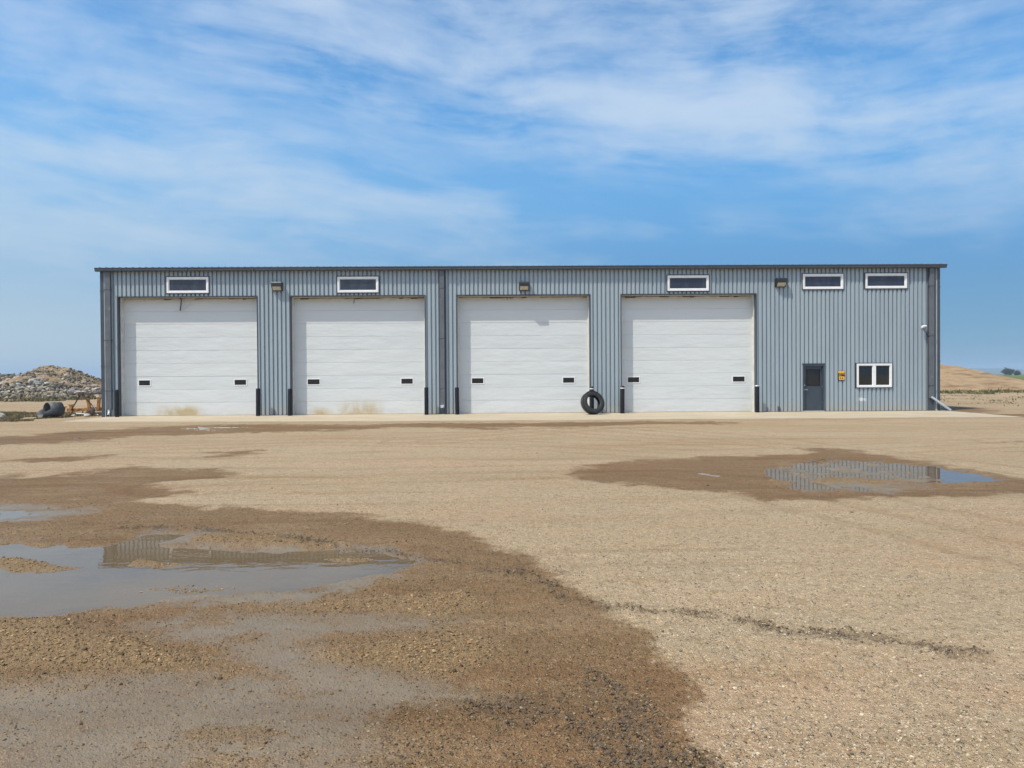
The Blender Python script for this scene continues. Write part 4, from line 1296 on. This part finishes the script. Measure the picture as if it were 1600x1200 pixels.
N = 90000
rr_ = 2.6 * np.exp(nrng.uniform(0, 1, N) ** 1.15 * math.log(13.0 / 2.6))
tt_ = nrng.uniform(-R(42), R(42), N)
px_, py_ = CAM.x + rr_ * np.sin(tt_), CAM.y + rr_ * np.cos(tt_)
zz, dm, fm, ch, pu, tg, _ln = ground_fields(px_.astype(np.float64), py_.astype(np.float64))
clump = fbm(px_, py_, 1.3, 3, 55)
keepp = (nrng.uniform(0, 1, N) < np.clip(0.30 + 1.3 * clump + 0.75 * tg + 0.5 * ch + 0.20 * dm, 0.08, 1) * (1 - 0.93 * np.maximum(fm * (1 - tg), 0)) * (1 - np.clip(pu * 1.2 * (1 - tg), 0, 1)))
px_, py_, zz, dm, tg, ch = px_[keepp], py_[keepp], zz[keepp], dm[keepp], tg[keepp], ch[keepp]
n_ = len(px_)
sz = np.clip(0.0042 * np.exp(nrng.normal(0, 0.40, n_)) + 0.0020, 0, 0.014)
sz = sz * (1 + 0.45 * tg)
t1 = nrng.uniform(0, 1, (n_, 1)) ** 1.4
cols = np.array([(0.26, 0.20, 0.125)]) * (1 - t1) + np.array([(0.62, 0.52, 0.37)]) * t1
red = nrng.uniform(0, 1, n_) < 0.12
cols[red] = cols[red] * np.array([0.95, 0.80, 0.66])
wetk = np.maximum(dm, tg)[:, None]
cols[nrng.uniform(0, 1, n_) < 0.22] *= 0.45
cols = cols * (1 - 0.50 * wetk * (1 - 0.30 * tg[:, None])) * (1 - tg[:, None] * np.array([[-0.02, 0.10, 0.24]])) * np.where(wetk > 0.4, np.array([[1.05, 0.95, 0.82]]), 1.0)
tag(stones_mesh('gravel', px_, py_, sz, zz + sz * 0.10, cols, stone_mat("loose_gravel")), 'fine loose gravel strewn over the yard', None, None, 'stuff')
# clods of mud thrown up along the wheel ridge and in the churned corner
N = 140000
rr_ = 2.6 * np.exp(nrng.uniform(0, 1, N) * math.log(12.0 / 2.6)); tt_ = nrng.uniform(-R(42), R(42), N)
px_, py_ = CAM.x + rr_ * np.sin(tt_), CAM.y + rr_ * np.cos(tt_)
zz, dm, fm, ch, pu, tg, _ln = ground_fields(px_.astype(np.float64), py_.astype(np.float64))
k_ = nrng.uniform(0, 1, N) < ch * 0.8
px_, py_, zz, dm = px_[k_], py_[k_], zz[k_], dm[k_]
n_ = len(px_)
sz = np.clip(0.0065 * np.exp(nrng.normal(0, 0.42, n_)), 0.003, 0.015)
cols = np.array([(0.125, 0.092, 0.060)]) * nrng.uniform(0.7, 1.35, (n_, 1)) * (1.25 - 0.3 * dm[:, None])
tag(stones_mesh('mud_clods', px_, py_, sz, zz + sz * 0.2, cols, stone_mat("mud_clods", 0.7), 0.7), 'dark crumbs of mud thrown up along the wheel ruts', None, None, 'stuff')

# a scatter of bigger stones further out in the yard
N = 60
rr_ = 7.0 * np.exp(nrng.uniform(0, 1, N) * math.log(28.0 / 7.0)); tt_ = nrng.uniform(-R(38), R(38), N)
px_, py_ = CAM.x + rr_ * np.sin(tt_), CAM.y + rr_ * np.cos(tt_)
zz, dm, fm, ch, pu, tg, _ln = ground_fields(px_, py_)
k_ = (pu < 0.1) & (py_ < -5.5)
px_, py_, zz = px_[k_], py_[k_], zz[k_]; n_ = len(px_)
sz = np.clip(0.015 * np.exp(nrng.normal(0, 0.35, n_)), 0.008, 0.032)
cols = np.array([(0.13, 0.10, 0.075)]) * nrng.uniform(0.6, 2.6, (n_, 1))
tag(stones_mesh('scattered_stones', px_, py_, sz, zz + sz * 0.2, cols, stone_mat("bigger_stones"), 0.7), 'odd bigger stones lying about the gravel yard', None, None, 'stuff')

# ------------------------------------------------------------------ rubble pile on the left, sand pile on the right
def mound_mat(name, ca_, cb_, cc_, sc=1.0, bm_=0.06):
    m, g, bs, out = new_mat(name)
    co = g.node('ShaderNodeTexCoord').outputs['Object']
    n1 = g.noise(co, 0.5 * sc, 7, 0.65); n2 = g.noise(co, 3.0 * sc, 7, 0.7)
    c = g.mix(g.rng(n1, 0.35, 0.65), ca_, cb_)
    c = g.mix(g.rng(n2, 0.5, 0.72, 0, 0.8), c, cc_)
    g.put(bs.inputs['Base Color'], c); bs.inputs['Roughness'].default_value = 0.95
    bs.inputs['Specular IOR Level'].default_value = 0.15
    bump(g, bs, n2, bm_)
    return m


M_mound = mound_mat("rubble_soil", (0.24, 0.170, 0.100, 1), (0.34, 0.25, 0.155, 1), (0.11, 0.08, 0.05, 1))
M_sand, g, bs, _o = new_mat("piled_sand")
co = g.node('ShaderNodeTexCoord').outputs['Object']
n1 = g.noise(co, 0.45, 6, 0.6)
c = g.mix(g.rng(n1, 0.35, 0.65), (0.30, 0.205, 0.115, 1), (0.36, 0.25, 0.145, 1))
sx, sy, sz_ = g.sep(co)
crease_shade = g.noise(g.mapv(g.comb(sx, sy, sz_), (0.16, 0.5, 1.6)), 1.6, 6, 0.65)          # shadow lines of the creases, painted as dark bands in the sand
c = g.mix(g.rng(crease_shade, 0.52, 0.62, 0, 0.75), c, (0.19, 0.115, 0.060, 1))
c = g.mix(g.rng(g.noise(co, 5.0, 5, 0.7), 0.5, 0.7, 0, 0.4), c, (0.22, 0.15, 0.085, 1))
g.put(bs.inputs['Base Color'], c); bs.inputs['Roughness'].default_value = 0.95; bs.inputs['Specular IOR Level'].default_value = 0.15
bump(g, bs, g.noise(co, 3.0, 6, 0.7), 0.05)


def mound(name, prof_, yc, front, back, amp, seed, mat, parent, gullies=False):
    """prof_: crest height against x; front/back: run-out of the slopes"""
    px = np.array([p[0] for p in prof_]); pz = np.array([p[1] for p in prof_])
    nx_, ny_ = 320, 230
    gx, gy = np.meshgrid(np.linspace(px[0], px[-1], nx_), np.linspace(yc - front, yc + back, ny_))
    x, y = gx.ravel(), gy.ravel()
    crest = np.interp(x, px, pz)
    t_ = np.where(y < yc, (yc - y) / front, (y - yc) / back) + 0.10 * fbm(x, y, 0.35, 3, seed)
    sh = np.clip(1 - t_, 0, 1); sh = sh ** 0.9
    z = crest * sh + amp * fbm(x, y, 0.7, 5, seed + 4, 0.62) * np.clip(sh * 3, 0, 1) - 0.08
    if gullies:
        z -= 0.60 * sstep(-np.abs(t_ - 0.20 - 0.03 * np.sin(x * 1.4)), -0.035, 0.0) * sstep(fbm(x, y, 0.5, 2, 3), -0.2, 0.1)
        z -= 0.40 * sstep(-np.abs(t_ - 0.48 - 0.05 * np.sin(x * 0.9)), -0.03, 0.0) * sstep(fbm(x, y, 0.6, 2, 13), 0.0, 0.15)
    idx = (np.arange(ny_ - 1)[:, None] * nx_ + np.arange(nx_ - 1)[None, :]).ravel()
    ff = np.stack([idx, idx + 1, idx + 1 + nx_, idx + nx_], -1)
    o = np_mesh(name, np.stack([x, y, z], -1), ff, mat, True, parent=parent)
    return o, (lambda a, b: np.interp(a, px, pz) * np.clip(1 - np.where(b < yc, (yc - b) / front, (b - yc) / back), 0, 1) ** 0.9)


rp = empty('rubble_pile'); tag(rp, 'tall grey and tan pile of broken rock and rubble left of the building', 'rubble pile')
PR = [(-66, 1.2), (-62, 2.1), (-58, 2.5), (-54, 2.45), (-51.2, 2.33), (-50.6, 2.30), (-49.3, 2.62), (-48.3, 3.10), (-47.3, 3.25), (-45.4, 2.90), (-44.1, 2.48), (-42.8, 1.95), (-41.5, 1.50), (-39.9, 1.1), (-37, 0.7), (-33, 0.3), (-29, 0.0)]
_, hf = mound('mound', PR, 42.0, 9.0, 8.0, 0.32, 3, M_mound, rp)
# rubble stones
def rock_mb(r, seed):
    q = random.Random(seed)
    bm = bmesh.new(); bmesh.ops.create_icosphere(bm, subdivisions=2, radius=1.0)
    cuts = [(Vector((q.gauss(0, 1), q.gauss(0, 1), q.gauss(0, 1))).normalized(), q.uniform(0.55, 0.85)) for _ in range(8)]
    for v in bm.verts:
        p = v.co.copy()
        for n_, d_ in cuts:
            k_ = p.dot(n_)
            if k_ > d_: p -= n_ * (k_ - d_)
        v.co = Vector((p.x * r * q.uniform(0.97, 1.03), p.y * r, p.z * r * 0.7))
    bmesh.ops.recalc_face_normals(bm, faces=bm.faces[:])
    return bm


M_rock = [simple("pale_rubble_stone", (0.44, 0.41, 0.36), 0.9, 0, 0.3, 5.0, bmp=0.01), simple("grey_rubble_stone", (0.23, 0.22, 0.205), 0.9, 0, 0.3, 5.0, bmp=0.01),
          simple("tan_rubble_stone", (0.33, 0.25, 0.17), 0.9, 0, 0.3, 5.0, bmp=0.01)]
rock_me = []
for i in range(6):
    bm = rock_mb(1.0, 40 + i); me = bpy.data.meshes.new('boulder'); bm.to_mesh(me); bm.free(); me.materials.append(M_rock[i % 3]); rock_me.append(me)
placed = 0
while placed < 90:
    x = rng.uniform(-53, -40); y = 42 - 9 * rng.betavariate(4, 2.0)
    z = float(hf(np.array([x]), np.array([y]))[0])
    s = rng.uniform(0.22, 0.48)
    o = bpy.data.objects.new('boulder', rng.choice(rock_me)); scene.collection.objects.link(o)
    o.parent = rp; o.location = (x, y, max(z, 0) + 0.02); o.scale = (s * rng.uniform(0.8, 1.4), s, s * rng.uniform(0.6, 1.0)); o.rotation_euler = (rng.uniform(-.3, .3), rng.uniform(-.3, .3), rng.uniform(0, 6))
    placed += 1
N = 16000
px_ = nrng.uniform(-66, -34, N); py_ = 42 - 9.6 * nrng.beta(1.5, 1.4, N); extra = nrng.uniform(0, 1, N) < 0.25; py_[extra] = 42 + nrng.uniform(-1, 2.5, extra.sum())
pz_ = hf(px_, py_)
sz = np.clip(0.05 * np.exp(nrng.normal(0, 0.55, N)) * (1 + 1.1 * np.clip((42 - py_) / 9, 0, 1)), 0.03, 0.3)
t1 = nrng.uniform(0, 1, (N, 1)) ** 1.5
cols = np.array([(0.08, 0.065, 0.045)]) * (1 - t1) + np.array([(0.46, 0.40, 0.31)]) * t1
rub = stones_mesh('rubble', px_, py_, sz, pz_ + sz * 0.3 + 0.03 * nrng.normal(0, 1, N), cols, stone_mat("mixed_rubble", 0.95), 0.75)
rub.parent = rp; rub['kind'] = 'stuff'

sp = empty('sand_pile'); tag(sp, 'smooth tan sand pile sloping down to the right of the building', 'sand pile')
PS = [(28, 0.1), (32, 0.9), (38, 2.1), (43, 2.85), (47, 3.1), (50.1, 3.03), (52.5, 2.68), (54.7, 2.22), (57.0, 1.58), (58.5, 1.02), (60.0, 0.55), (62.9, 0.1), (66, 0.0)]
mound('mound', PS, 48.0, 9.5, 9.0, 0.10, 31, M_sand, sp, True)

# ------------------------------------------------------------------ weeds and grass
def leaf_mat(name):
    m, g, bs, out = new_mat(name)
    at = g.node('ShaderNodeVertexColor', layer_name='tint').outputs[0]
    g.put(bs.inputs['Base Color'], at); bs.inputs['Roughness'].default_value = 0.75
    bs.inputs['Specular IOR Level'].default_value = 0.2
    return m


M_leaf = leaf_mat("weeds_and_dry_grass")


def blades(name, xs_, ys_, h, wdt, cols, lean=0.5):
    n_ = len(xs_)
    a = nrng.uniform(0, 2 * math.pi, n_); b = nrng.uniform(0, 2 * math.pi, n_)
    L = h * nrng.uniform(0.1, lean, n_)
    bx_, by_ = np.cos(a) * wdt, np.sin(a) * wdt
    z0 = np.zeros(n_) - 0.02
    p0 = np.stack([xs_ - bx_, ys_ - by_, z0], -1); p1 = np.stack([xs_ + bx_, ys_ + by_, z0], -1)
    p2 = np.stack([xs_ + bx_ * 0.7 + np.cos(b) * L * 0.4, ys_ + by_ * 0.7 + np.sin(b) * L * 0.4, h * 0.6], -1)
    p3 = np.stack([xs_ - bx_ * 0.2 + np.cos(b) * L, ys_ - by_ * 0.2 + np.sin(b) * L, h], -1)
    V_ = np.stack([p0, p1, p2, p3], 1).reshape(-1, 3)
    F_ = np.arange(n_ * 4).reshape(-1, 4)
    C_ = np.repeat(cols[:, None, :], 4, 1).reshape(-1, 3)
    return np_mesh(name, V_, F_, M_leaf, False, {'tint': C_})


def veg_cols(n_, green=0.5):
    g_ = np.array([(0.075, 0.095, 0.025), (0.11, 0.12, 0.04), (0.055, 0.065, 0.025)])[nrng.integers(0, 3, n_)]
    s_ = np.array([(0.30, 0.25, 0.13), (0.22, 0.17, 0.09), (0.12, 0.09, 0.05)])[nrng.integers(0, 3, n_)]
    k = (nrng.uniform(0, 1, n_) < green)[:, None]
    return np.where(k, g_, s_) * nrng.uniform(0.75, 1.25, (n_, 1))


def patch(name, label, n, x0, x1, y0, y1, hm, wd, green, seed, thr, mask=None):
    xs_ = nrng.uniform(x0, x1, n); ys_ = nrng.uniform(y0, y1, n)
    k = fbm(xs_, ys_, 0.6, 4, seed) > thr
    if mask is not None: k &= mask(xs_, ys_)
    xs_, ys_ = xs_[k], ys_[k]; n_ = len(xs_)
    h = hm * np.exp(nrng.normal(0, 0.35, n_)) * np.clip(0.6 + 1.5 * fbm(xs_, ys_, 0.9, 3, seed + 5), 0.25, 1.6)
    o = blades(name, xs_, ys_, h, wd * nrng.uniform(0.6, 1.4, n_), veg_cols(n_, green))
    return tag(o, label, None, None, 'stuff')


inst = lambda x, y: (y > -4.2 + 0.28 * np.abs(x + 18.9)*0 + 1.2 * vnoise(x * 0.5, y * 0.0, 5)) & ((x < -19.3) | (y < -0.5) & (x < -18.9 - 0.5 * (y + 0.5)*0))
patch('weeds', 'scrubby weeds and dead grass left of the building', 150000, -46, -19.2, -3.6, 5.5, 0.06, 0.016, 0.15, 101, -0.32,
      lambda x, y: (y > -3.2 + 1.6 * vnoise(x * 0.6, x * 0.0, 5) + 1.8 * vnoise(x * 2.2, y * 1.0, 15) - 0.05 * (x + 19)) & ((x < -20.2) | (y > 0.6)))
patch('weeds', 'sparse weeds at the foot of the rubble pile', 16000, -66, -36, 22, 33, 0.22, 0.05, 0.35, 131, 0.0)
patch('grass', 'strip of green grass before the sand pile', 30000, 33, 90, 27, 41, 0.15, 0.06, 0.6, 151, -0.10)
patch('grass', 'thin grass beside the right wall of the building', 9000, 21.3, 46, 3, 26, 0.06, 0.03, 0.4, 171, 0.10)

# ------------------------------------------------------------------ boulder, culvert end, yellow implement
bm = rock_mb(0.24, 77); me = bpy.data.meshes.new('boulder'); bm.to_mesh(me); bm.free()
me.materials.append(M_rock[0])
o = bpy.data.objects.new('boulder', me); scene.collection.objects.link(o); o.location = (-23.0, -0.6, 0.10)
tag(o, 'whitish boulder in the weeds at the far left', 'boulder')

# mitred culvert end: barrel lying on its side, left end cut on a slant
t = empty('culvert_end', (-20.88, -0.35, 0.0), R(58)); tag(t, 'dark steel pipe section with slanted open end lying in the weeds', 'pipe section')
q = MB(); n = 40; Rr = 0.36; thk = 0.022
def ring_pt(a, r, s):   # s: 0 = cut end, 1 = square end
    zc = Rr + r * math.sin(a); yc_ = r * math.cos(a)
    cut = -0.16 - (0.30 if zc < 0.26 else 0.30 * max(0.0, 1 - (zc - 0.26) / 0.16))
    return (cut if s == 0 else 0.42, yc_, zc)
vs = []
for k in range(n):
    a = 2 * math.pi * k / n
    vs += [ring_pt(a, Rr, 0), ring_pt(a, Rr, 1), ring_pt(a, Rr - thk, 1), ring_pt(a, Rr - thk, 0)]
fs = []
for k in range(n):
    a, b = 4 * k, 4 * ((k + 1) % n)
    for i in range(4):
        j = (i + 1) % 4
        fs.append((a + i, b + i, b + j, a + j))
q.add(vs, fs, 0, True)
q.build('barrel', M_pipeold, t)
q = MB(); q.lathe([(Rr + 0.002, 0.0), (Rr + 0.014, 0.0), (Rr + 0.014, 0.03), (Rr + 0.002, 0.03)], 40, 0, True, Matrix.Translation((0.15, 0, Rr)) @ Matrix.Rotation(R(90), 4, 'Y'), closed=True)
q.build('band', M_pipeold, t)

# yellow ground-working implement with a dark A-frame hitch
t = empty('farm_implement', (-20.4, 1.4, 0.0), 0); tag(t, 'faded yellow farm implement with a dark A-frame standing by the left corner', 'farm implement')
q = MB()
q.box((-0.75, -0.10, 0.22), (1.35, 0.06, 0.36), ch=0.01)
q.box((-0.15, 0.30, 0.26), (1.35, 0.42, 0.38), ch=0.01)
q.box((0.20, 0.0, 0.30), (0.95, 0.30, 0.40), ch=0.01)
q.build('toolbar', M_ochre, t)
for (x, z0, z1, w_, lean) in ((-0.93, 0.10, 0.42, 0.055, 0.06), (-0.50, 0.16, 0.52, 0.06, -0.04), (0.36, 0.34, 0.80, 0.06, -0.08), (0.78, 0.30, 0.86, 0.06, 0.05), (1.05, 0.30, 0.70, 0.05, 0.1)):
    q = MB()
    q.add([(x - w_, -0.16, z0), (x + w_, -0.16, z0), (x + w_, -0.06, z0), (x - w_, -0.06, z0),
           (x - w_ + lean, -0.16, z1), (x + w_ + lean, -0.16, z1), (x + w_ + lean, -0.06, z1), (x - w_ + lean, -0.06, z1)],
          [(0, 1, 2, 3), (4, 7, 6, 5), (0, 4, 5, 1), (1, 5, 6, 2), (2, 6, 7, 3), (3, 7, 4, 0)])
    q.box((x - w_ - 0.05 + lean, -0.17, z1), (x + w_ + 0.05 + lean, -0.05, z1 + 0.04))
    q.build('standard', M_ochre, t)
for (x, z) in ((-0.95, 0.12), (-0.52, 0.12), (0.0, 0.12), (0.5, 0.12)):
    q = MB(); q.tube([(x, -0.05, 0.24), (x + 0.05, -0.16, 0.16), (x + 0.02, -0.28, 0.04), (x - 0.05, -0.34, 0.0)], [0.03, 0.03, 0.025, 0.02], 8); q.build('tine', M_rust, t)
q = MB()
q.tube([(-0.47, -0.2, 0.28), (-0.02, -0.2, 1.04)], 0.03, 8)
q.tube([(0.08, -0.2, 1.02), (0.68, -0.2, 0.36)], 0.03, 8)
q.tube([(-0.38, -0.2, 1.07), (0.95, -0.2, 1.08)], 0.035, 8)
q.box((-0.12, -0.25, 1.0), (0.12, -0.15, 1.16), ch=0.01)
q.build('hitch_frame', M_rust, t)
q = MB(); q.lathe([(0.03, -0.05), (0.17, -0.05), (0.19, -0.03), (0.19, 0.03), (0.17, 0.05), (0.03, 0.05)], 24, 0, True, Matrix.Translation((0.56, -0.38, 0.19)) @ Matrix.Rotation(R(80), 4, 'X'))
q.build('gauge_wheel', M_rust, t)
q = MB(); q.tube([(0.6, -0.3, 0.55), (0.80, -0.34, 0.30), (0.86, -0.36, 0.12)], 0.012, 6); q.tube([(-0.2, -0.25, 0.12), (0.3, -0.3, 0.09), (0.9, -0.3, 0.06)], 0.025, 6)
q.build('drag_bar', M_galv, t)
# flat pale stones near the corner
for (x, y, r, lab) in ((-19.55, 0.2, 0.16, 'flat pale rock lying against the left corner of the building'), (-20.25, 0.35, 0.11, 'small pale rock lying in front of the yellow implement')):
    bm = rock_mb(r, int(-x * 10)); me = bpy.data.meshes.new('rock'); bm.to_mesh(me); bm.free(); me.materials.append(M_rock[0])
    o = bpy.data.objects.new('rock', me); scene.collection.objects.link(o); o.location = (x, y, r * 0.4); tag(o, lab, 'rock')

# ------------------------------------------------------------------ distant trees, pole, hills
def tree(x, y, h, rad_, seed, label):
    q = random.Random(seed)
    t = empty('tree', (x, y, 0.0)); tag(t, label, 'tree', 'far bushy trees on the horizon')
    mb = MB(); mb.tube([(0, 0, -0.3), (0.05, 0, h * 0.3), (-0.1, 0.1, h * 0.7)], [0.22, 0.17, 0.06], 8)
    for k in range(5):
        a = q.uniform(0, 6.28)
        mb.tube([(0, 0, h * (0.22 + 0.08 * k)), (math.cos(a) * rad_ * 0.5, math.sin(a) * rad_ * 0.5, h * (0.4 + 0.09 * k))], [0.09, 0.03], 6)
    mb.build('trunk', M_rust, t)
    n_ = 5200
    cl = nrng.normal(0, 1, (26, 3)); cl /= np.linalg.norm(cl, axis=1)[:, None]
    cl = cl * nrng.uniform(0.35, 0.8, (26, 1)) * np.array([rad_, rad_, h * 0.42]) + np.array([0, 0, h * 0.50])
    ci = nrng.integers(0, 26, n_)
    P_ = cl[ci] + nrng.normal(0, 1, (n_, 3)) * np.array([rad_ * 0.17, rad_ * 0.17, h * 0.075])
    P_[:, 2] = np.maximum(P_[:, 2], 0.15)
    d1 = nrng.normal(0, 1, (n_, 3)); d1 /= np.linalg.norm(d1, axis=1)[:, None]
    d2 = np.cross(d1, nrng.normal(0, 1, (n_, 3))); d2 /= np.linalg.norm(d2, axis=1)[:, None]
    s_ = 0.19
    V_ = np.stack([P_ - d1 * s_, P_ + d2 * s_ * 0.6, P_ + d1 * s_, P_ - d2 * s_ * 0.6], 1).reshape(-1, 3)
    C_ = np.repeat(np.array([(0.045, 0.065, 0.022)]) * nrng.uniform(0.6, 1.5, (n_, 1)), 4, 0)
    np_mesh('crown', V_, np.arange(n_ * 4).reshape(-1, 4), M_leaf, False, {'tint': C_}, parent=t)


tree(378.5, 500, 6.4, 3.4, 1, 'leftmost of the dark bushy trees on the far right horizon')
tree(383.0, 503, 5.6, 3.2, 2, 'middle one of the dark bushy trees on the far right horizon')
tree(386.6, 500, 4.4, 2.8, 3, 'rightmost and lowest of the dark bushy trees on the far right horizon')
t = empty('utility_pole', (349.0, 460, 0.0)); tag(t, 'distant wooden utility pole just left of the far trees', 'utility pole')
MB().tube([(0, 0, -0.5), (0, 0, 6.4)], [0.17, 0.12], 8).build('pole', M_rust, t)
MB().box((-1.0, -0.08, 5.9), (1.0, 0.08, 6.05)).build('crossarm', M_rust, t)

xs = np.linspace(-3500, 6500, 400)
hz = 30 * np.clip(0.55 + 1.0 * fbm(xs, xs * 0, 0.0012, 4, 9), 0.1, 2) * sstep(xs, 1400, 2400) + 3
V_ = []
for j, (yo, k) in enumerate(((-420, 0.0), (-180, 0.7), (0, 1.0), (600, 0.0))):
    V_.append(np.stack([xs, np.full_like(xs, 3500 + yo), hz * k - 1.5], -1))
V_ = np.concatenate(V_); n = len(xs)
idx = (np.arange(3)[:, None] * n + np.arange(n - 1)[None, :]).ravel()
tag(np_mesh('hills', V_, np.stack([idx, idx + 1, idx + 1 + n, idx + n], -1), mound_mat("far_prairie_hills", (0.09, 0.12, 0.05, 1), (0.14, 0.15, 0.07, 1), (0.07, 0.09, 0.04, 1), 0.004, 0.5)), kind='structure')

# ------------------------------------------------------------------ summer haze
mb = MB(); mb.box((-5400, -5400, -6.0), (6600, 5400, 62.0))
hz_o = mb.build('haze', [])
mh = bpy.data.materials.new('thin_summer_haze'); mh.use_nodes = True
nn = mh.node_tree.nodes; nn.clear()
pv = nn.new('ShaderNodeVolumePrincipled'); pv.inputs['Density'].default_value = 0.00032
pv.inputs['Color'].default_value = (0.62, 0.80, 1.0, 1); pv.inputs['Anisotropy'].default_value = 0.0
oo = nn.new('ShaderNodeOutputMaterial'); mh.node_tree.links.new(pv.outputs[0], oo.inputs['Volume'])
hz_o.data.materials.append(mh)
tag(hz_o, kind='stuff')
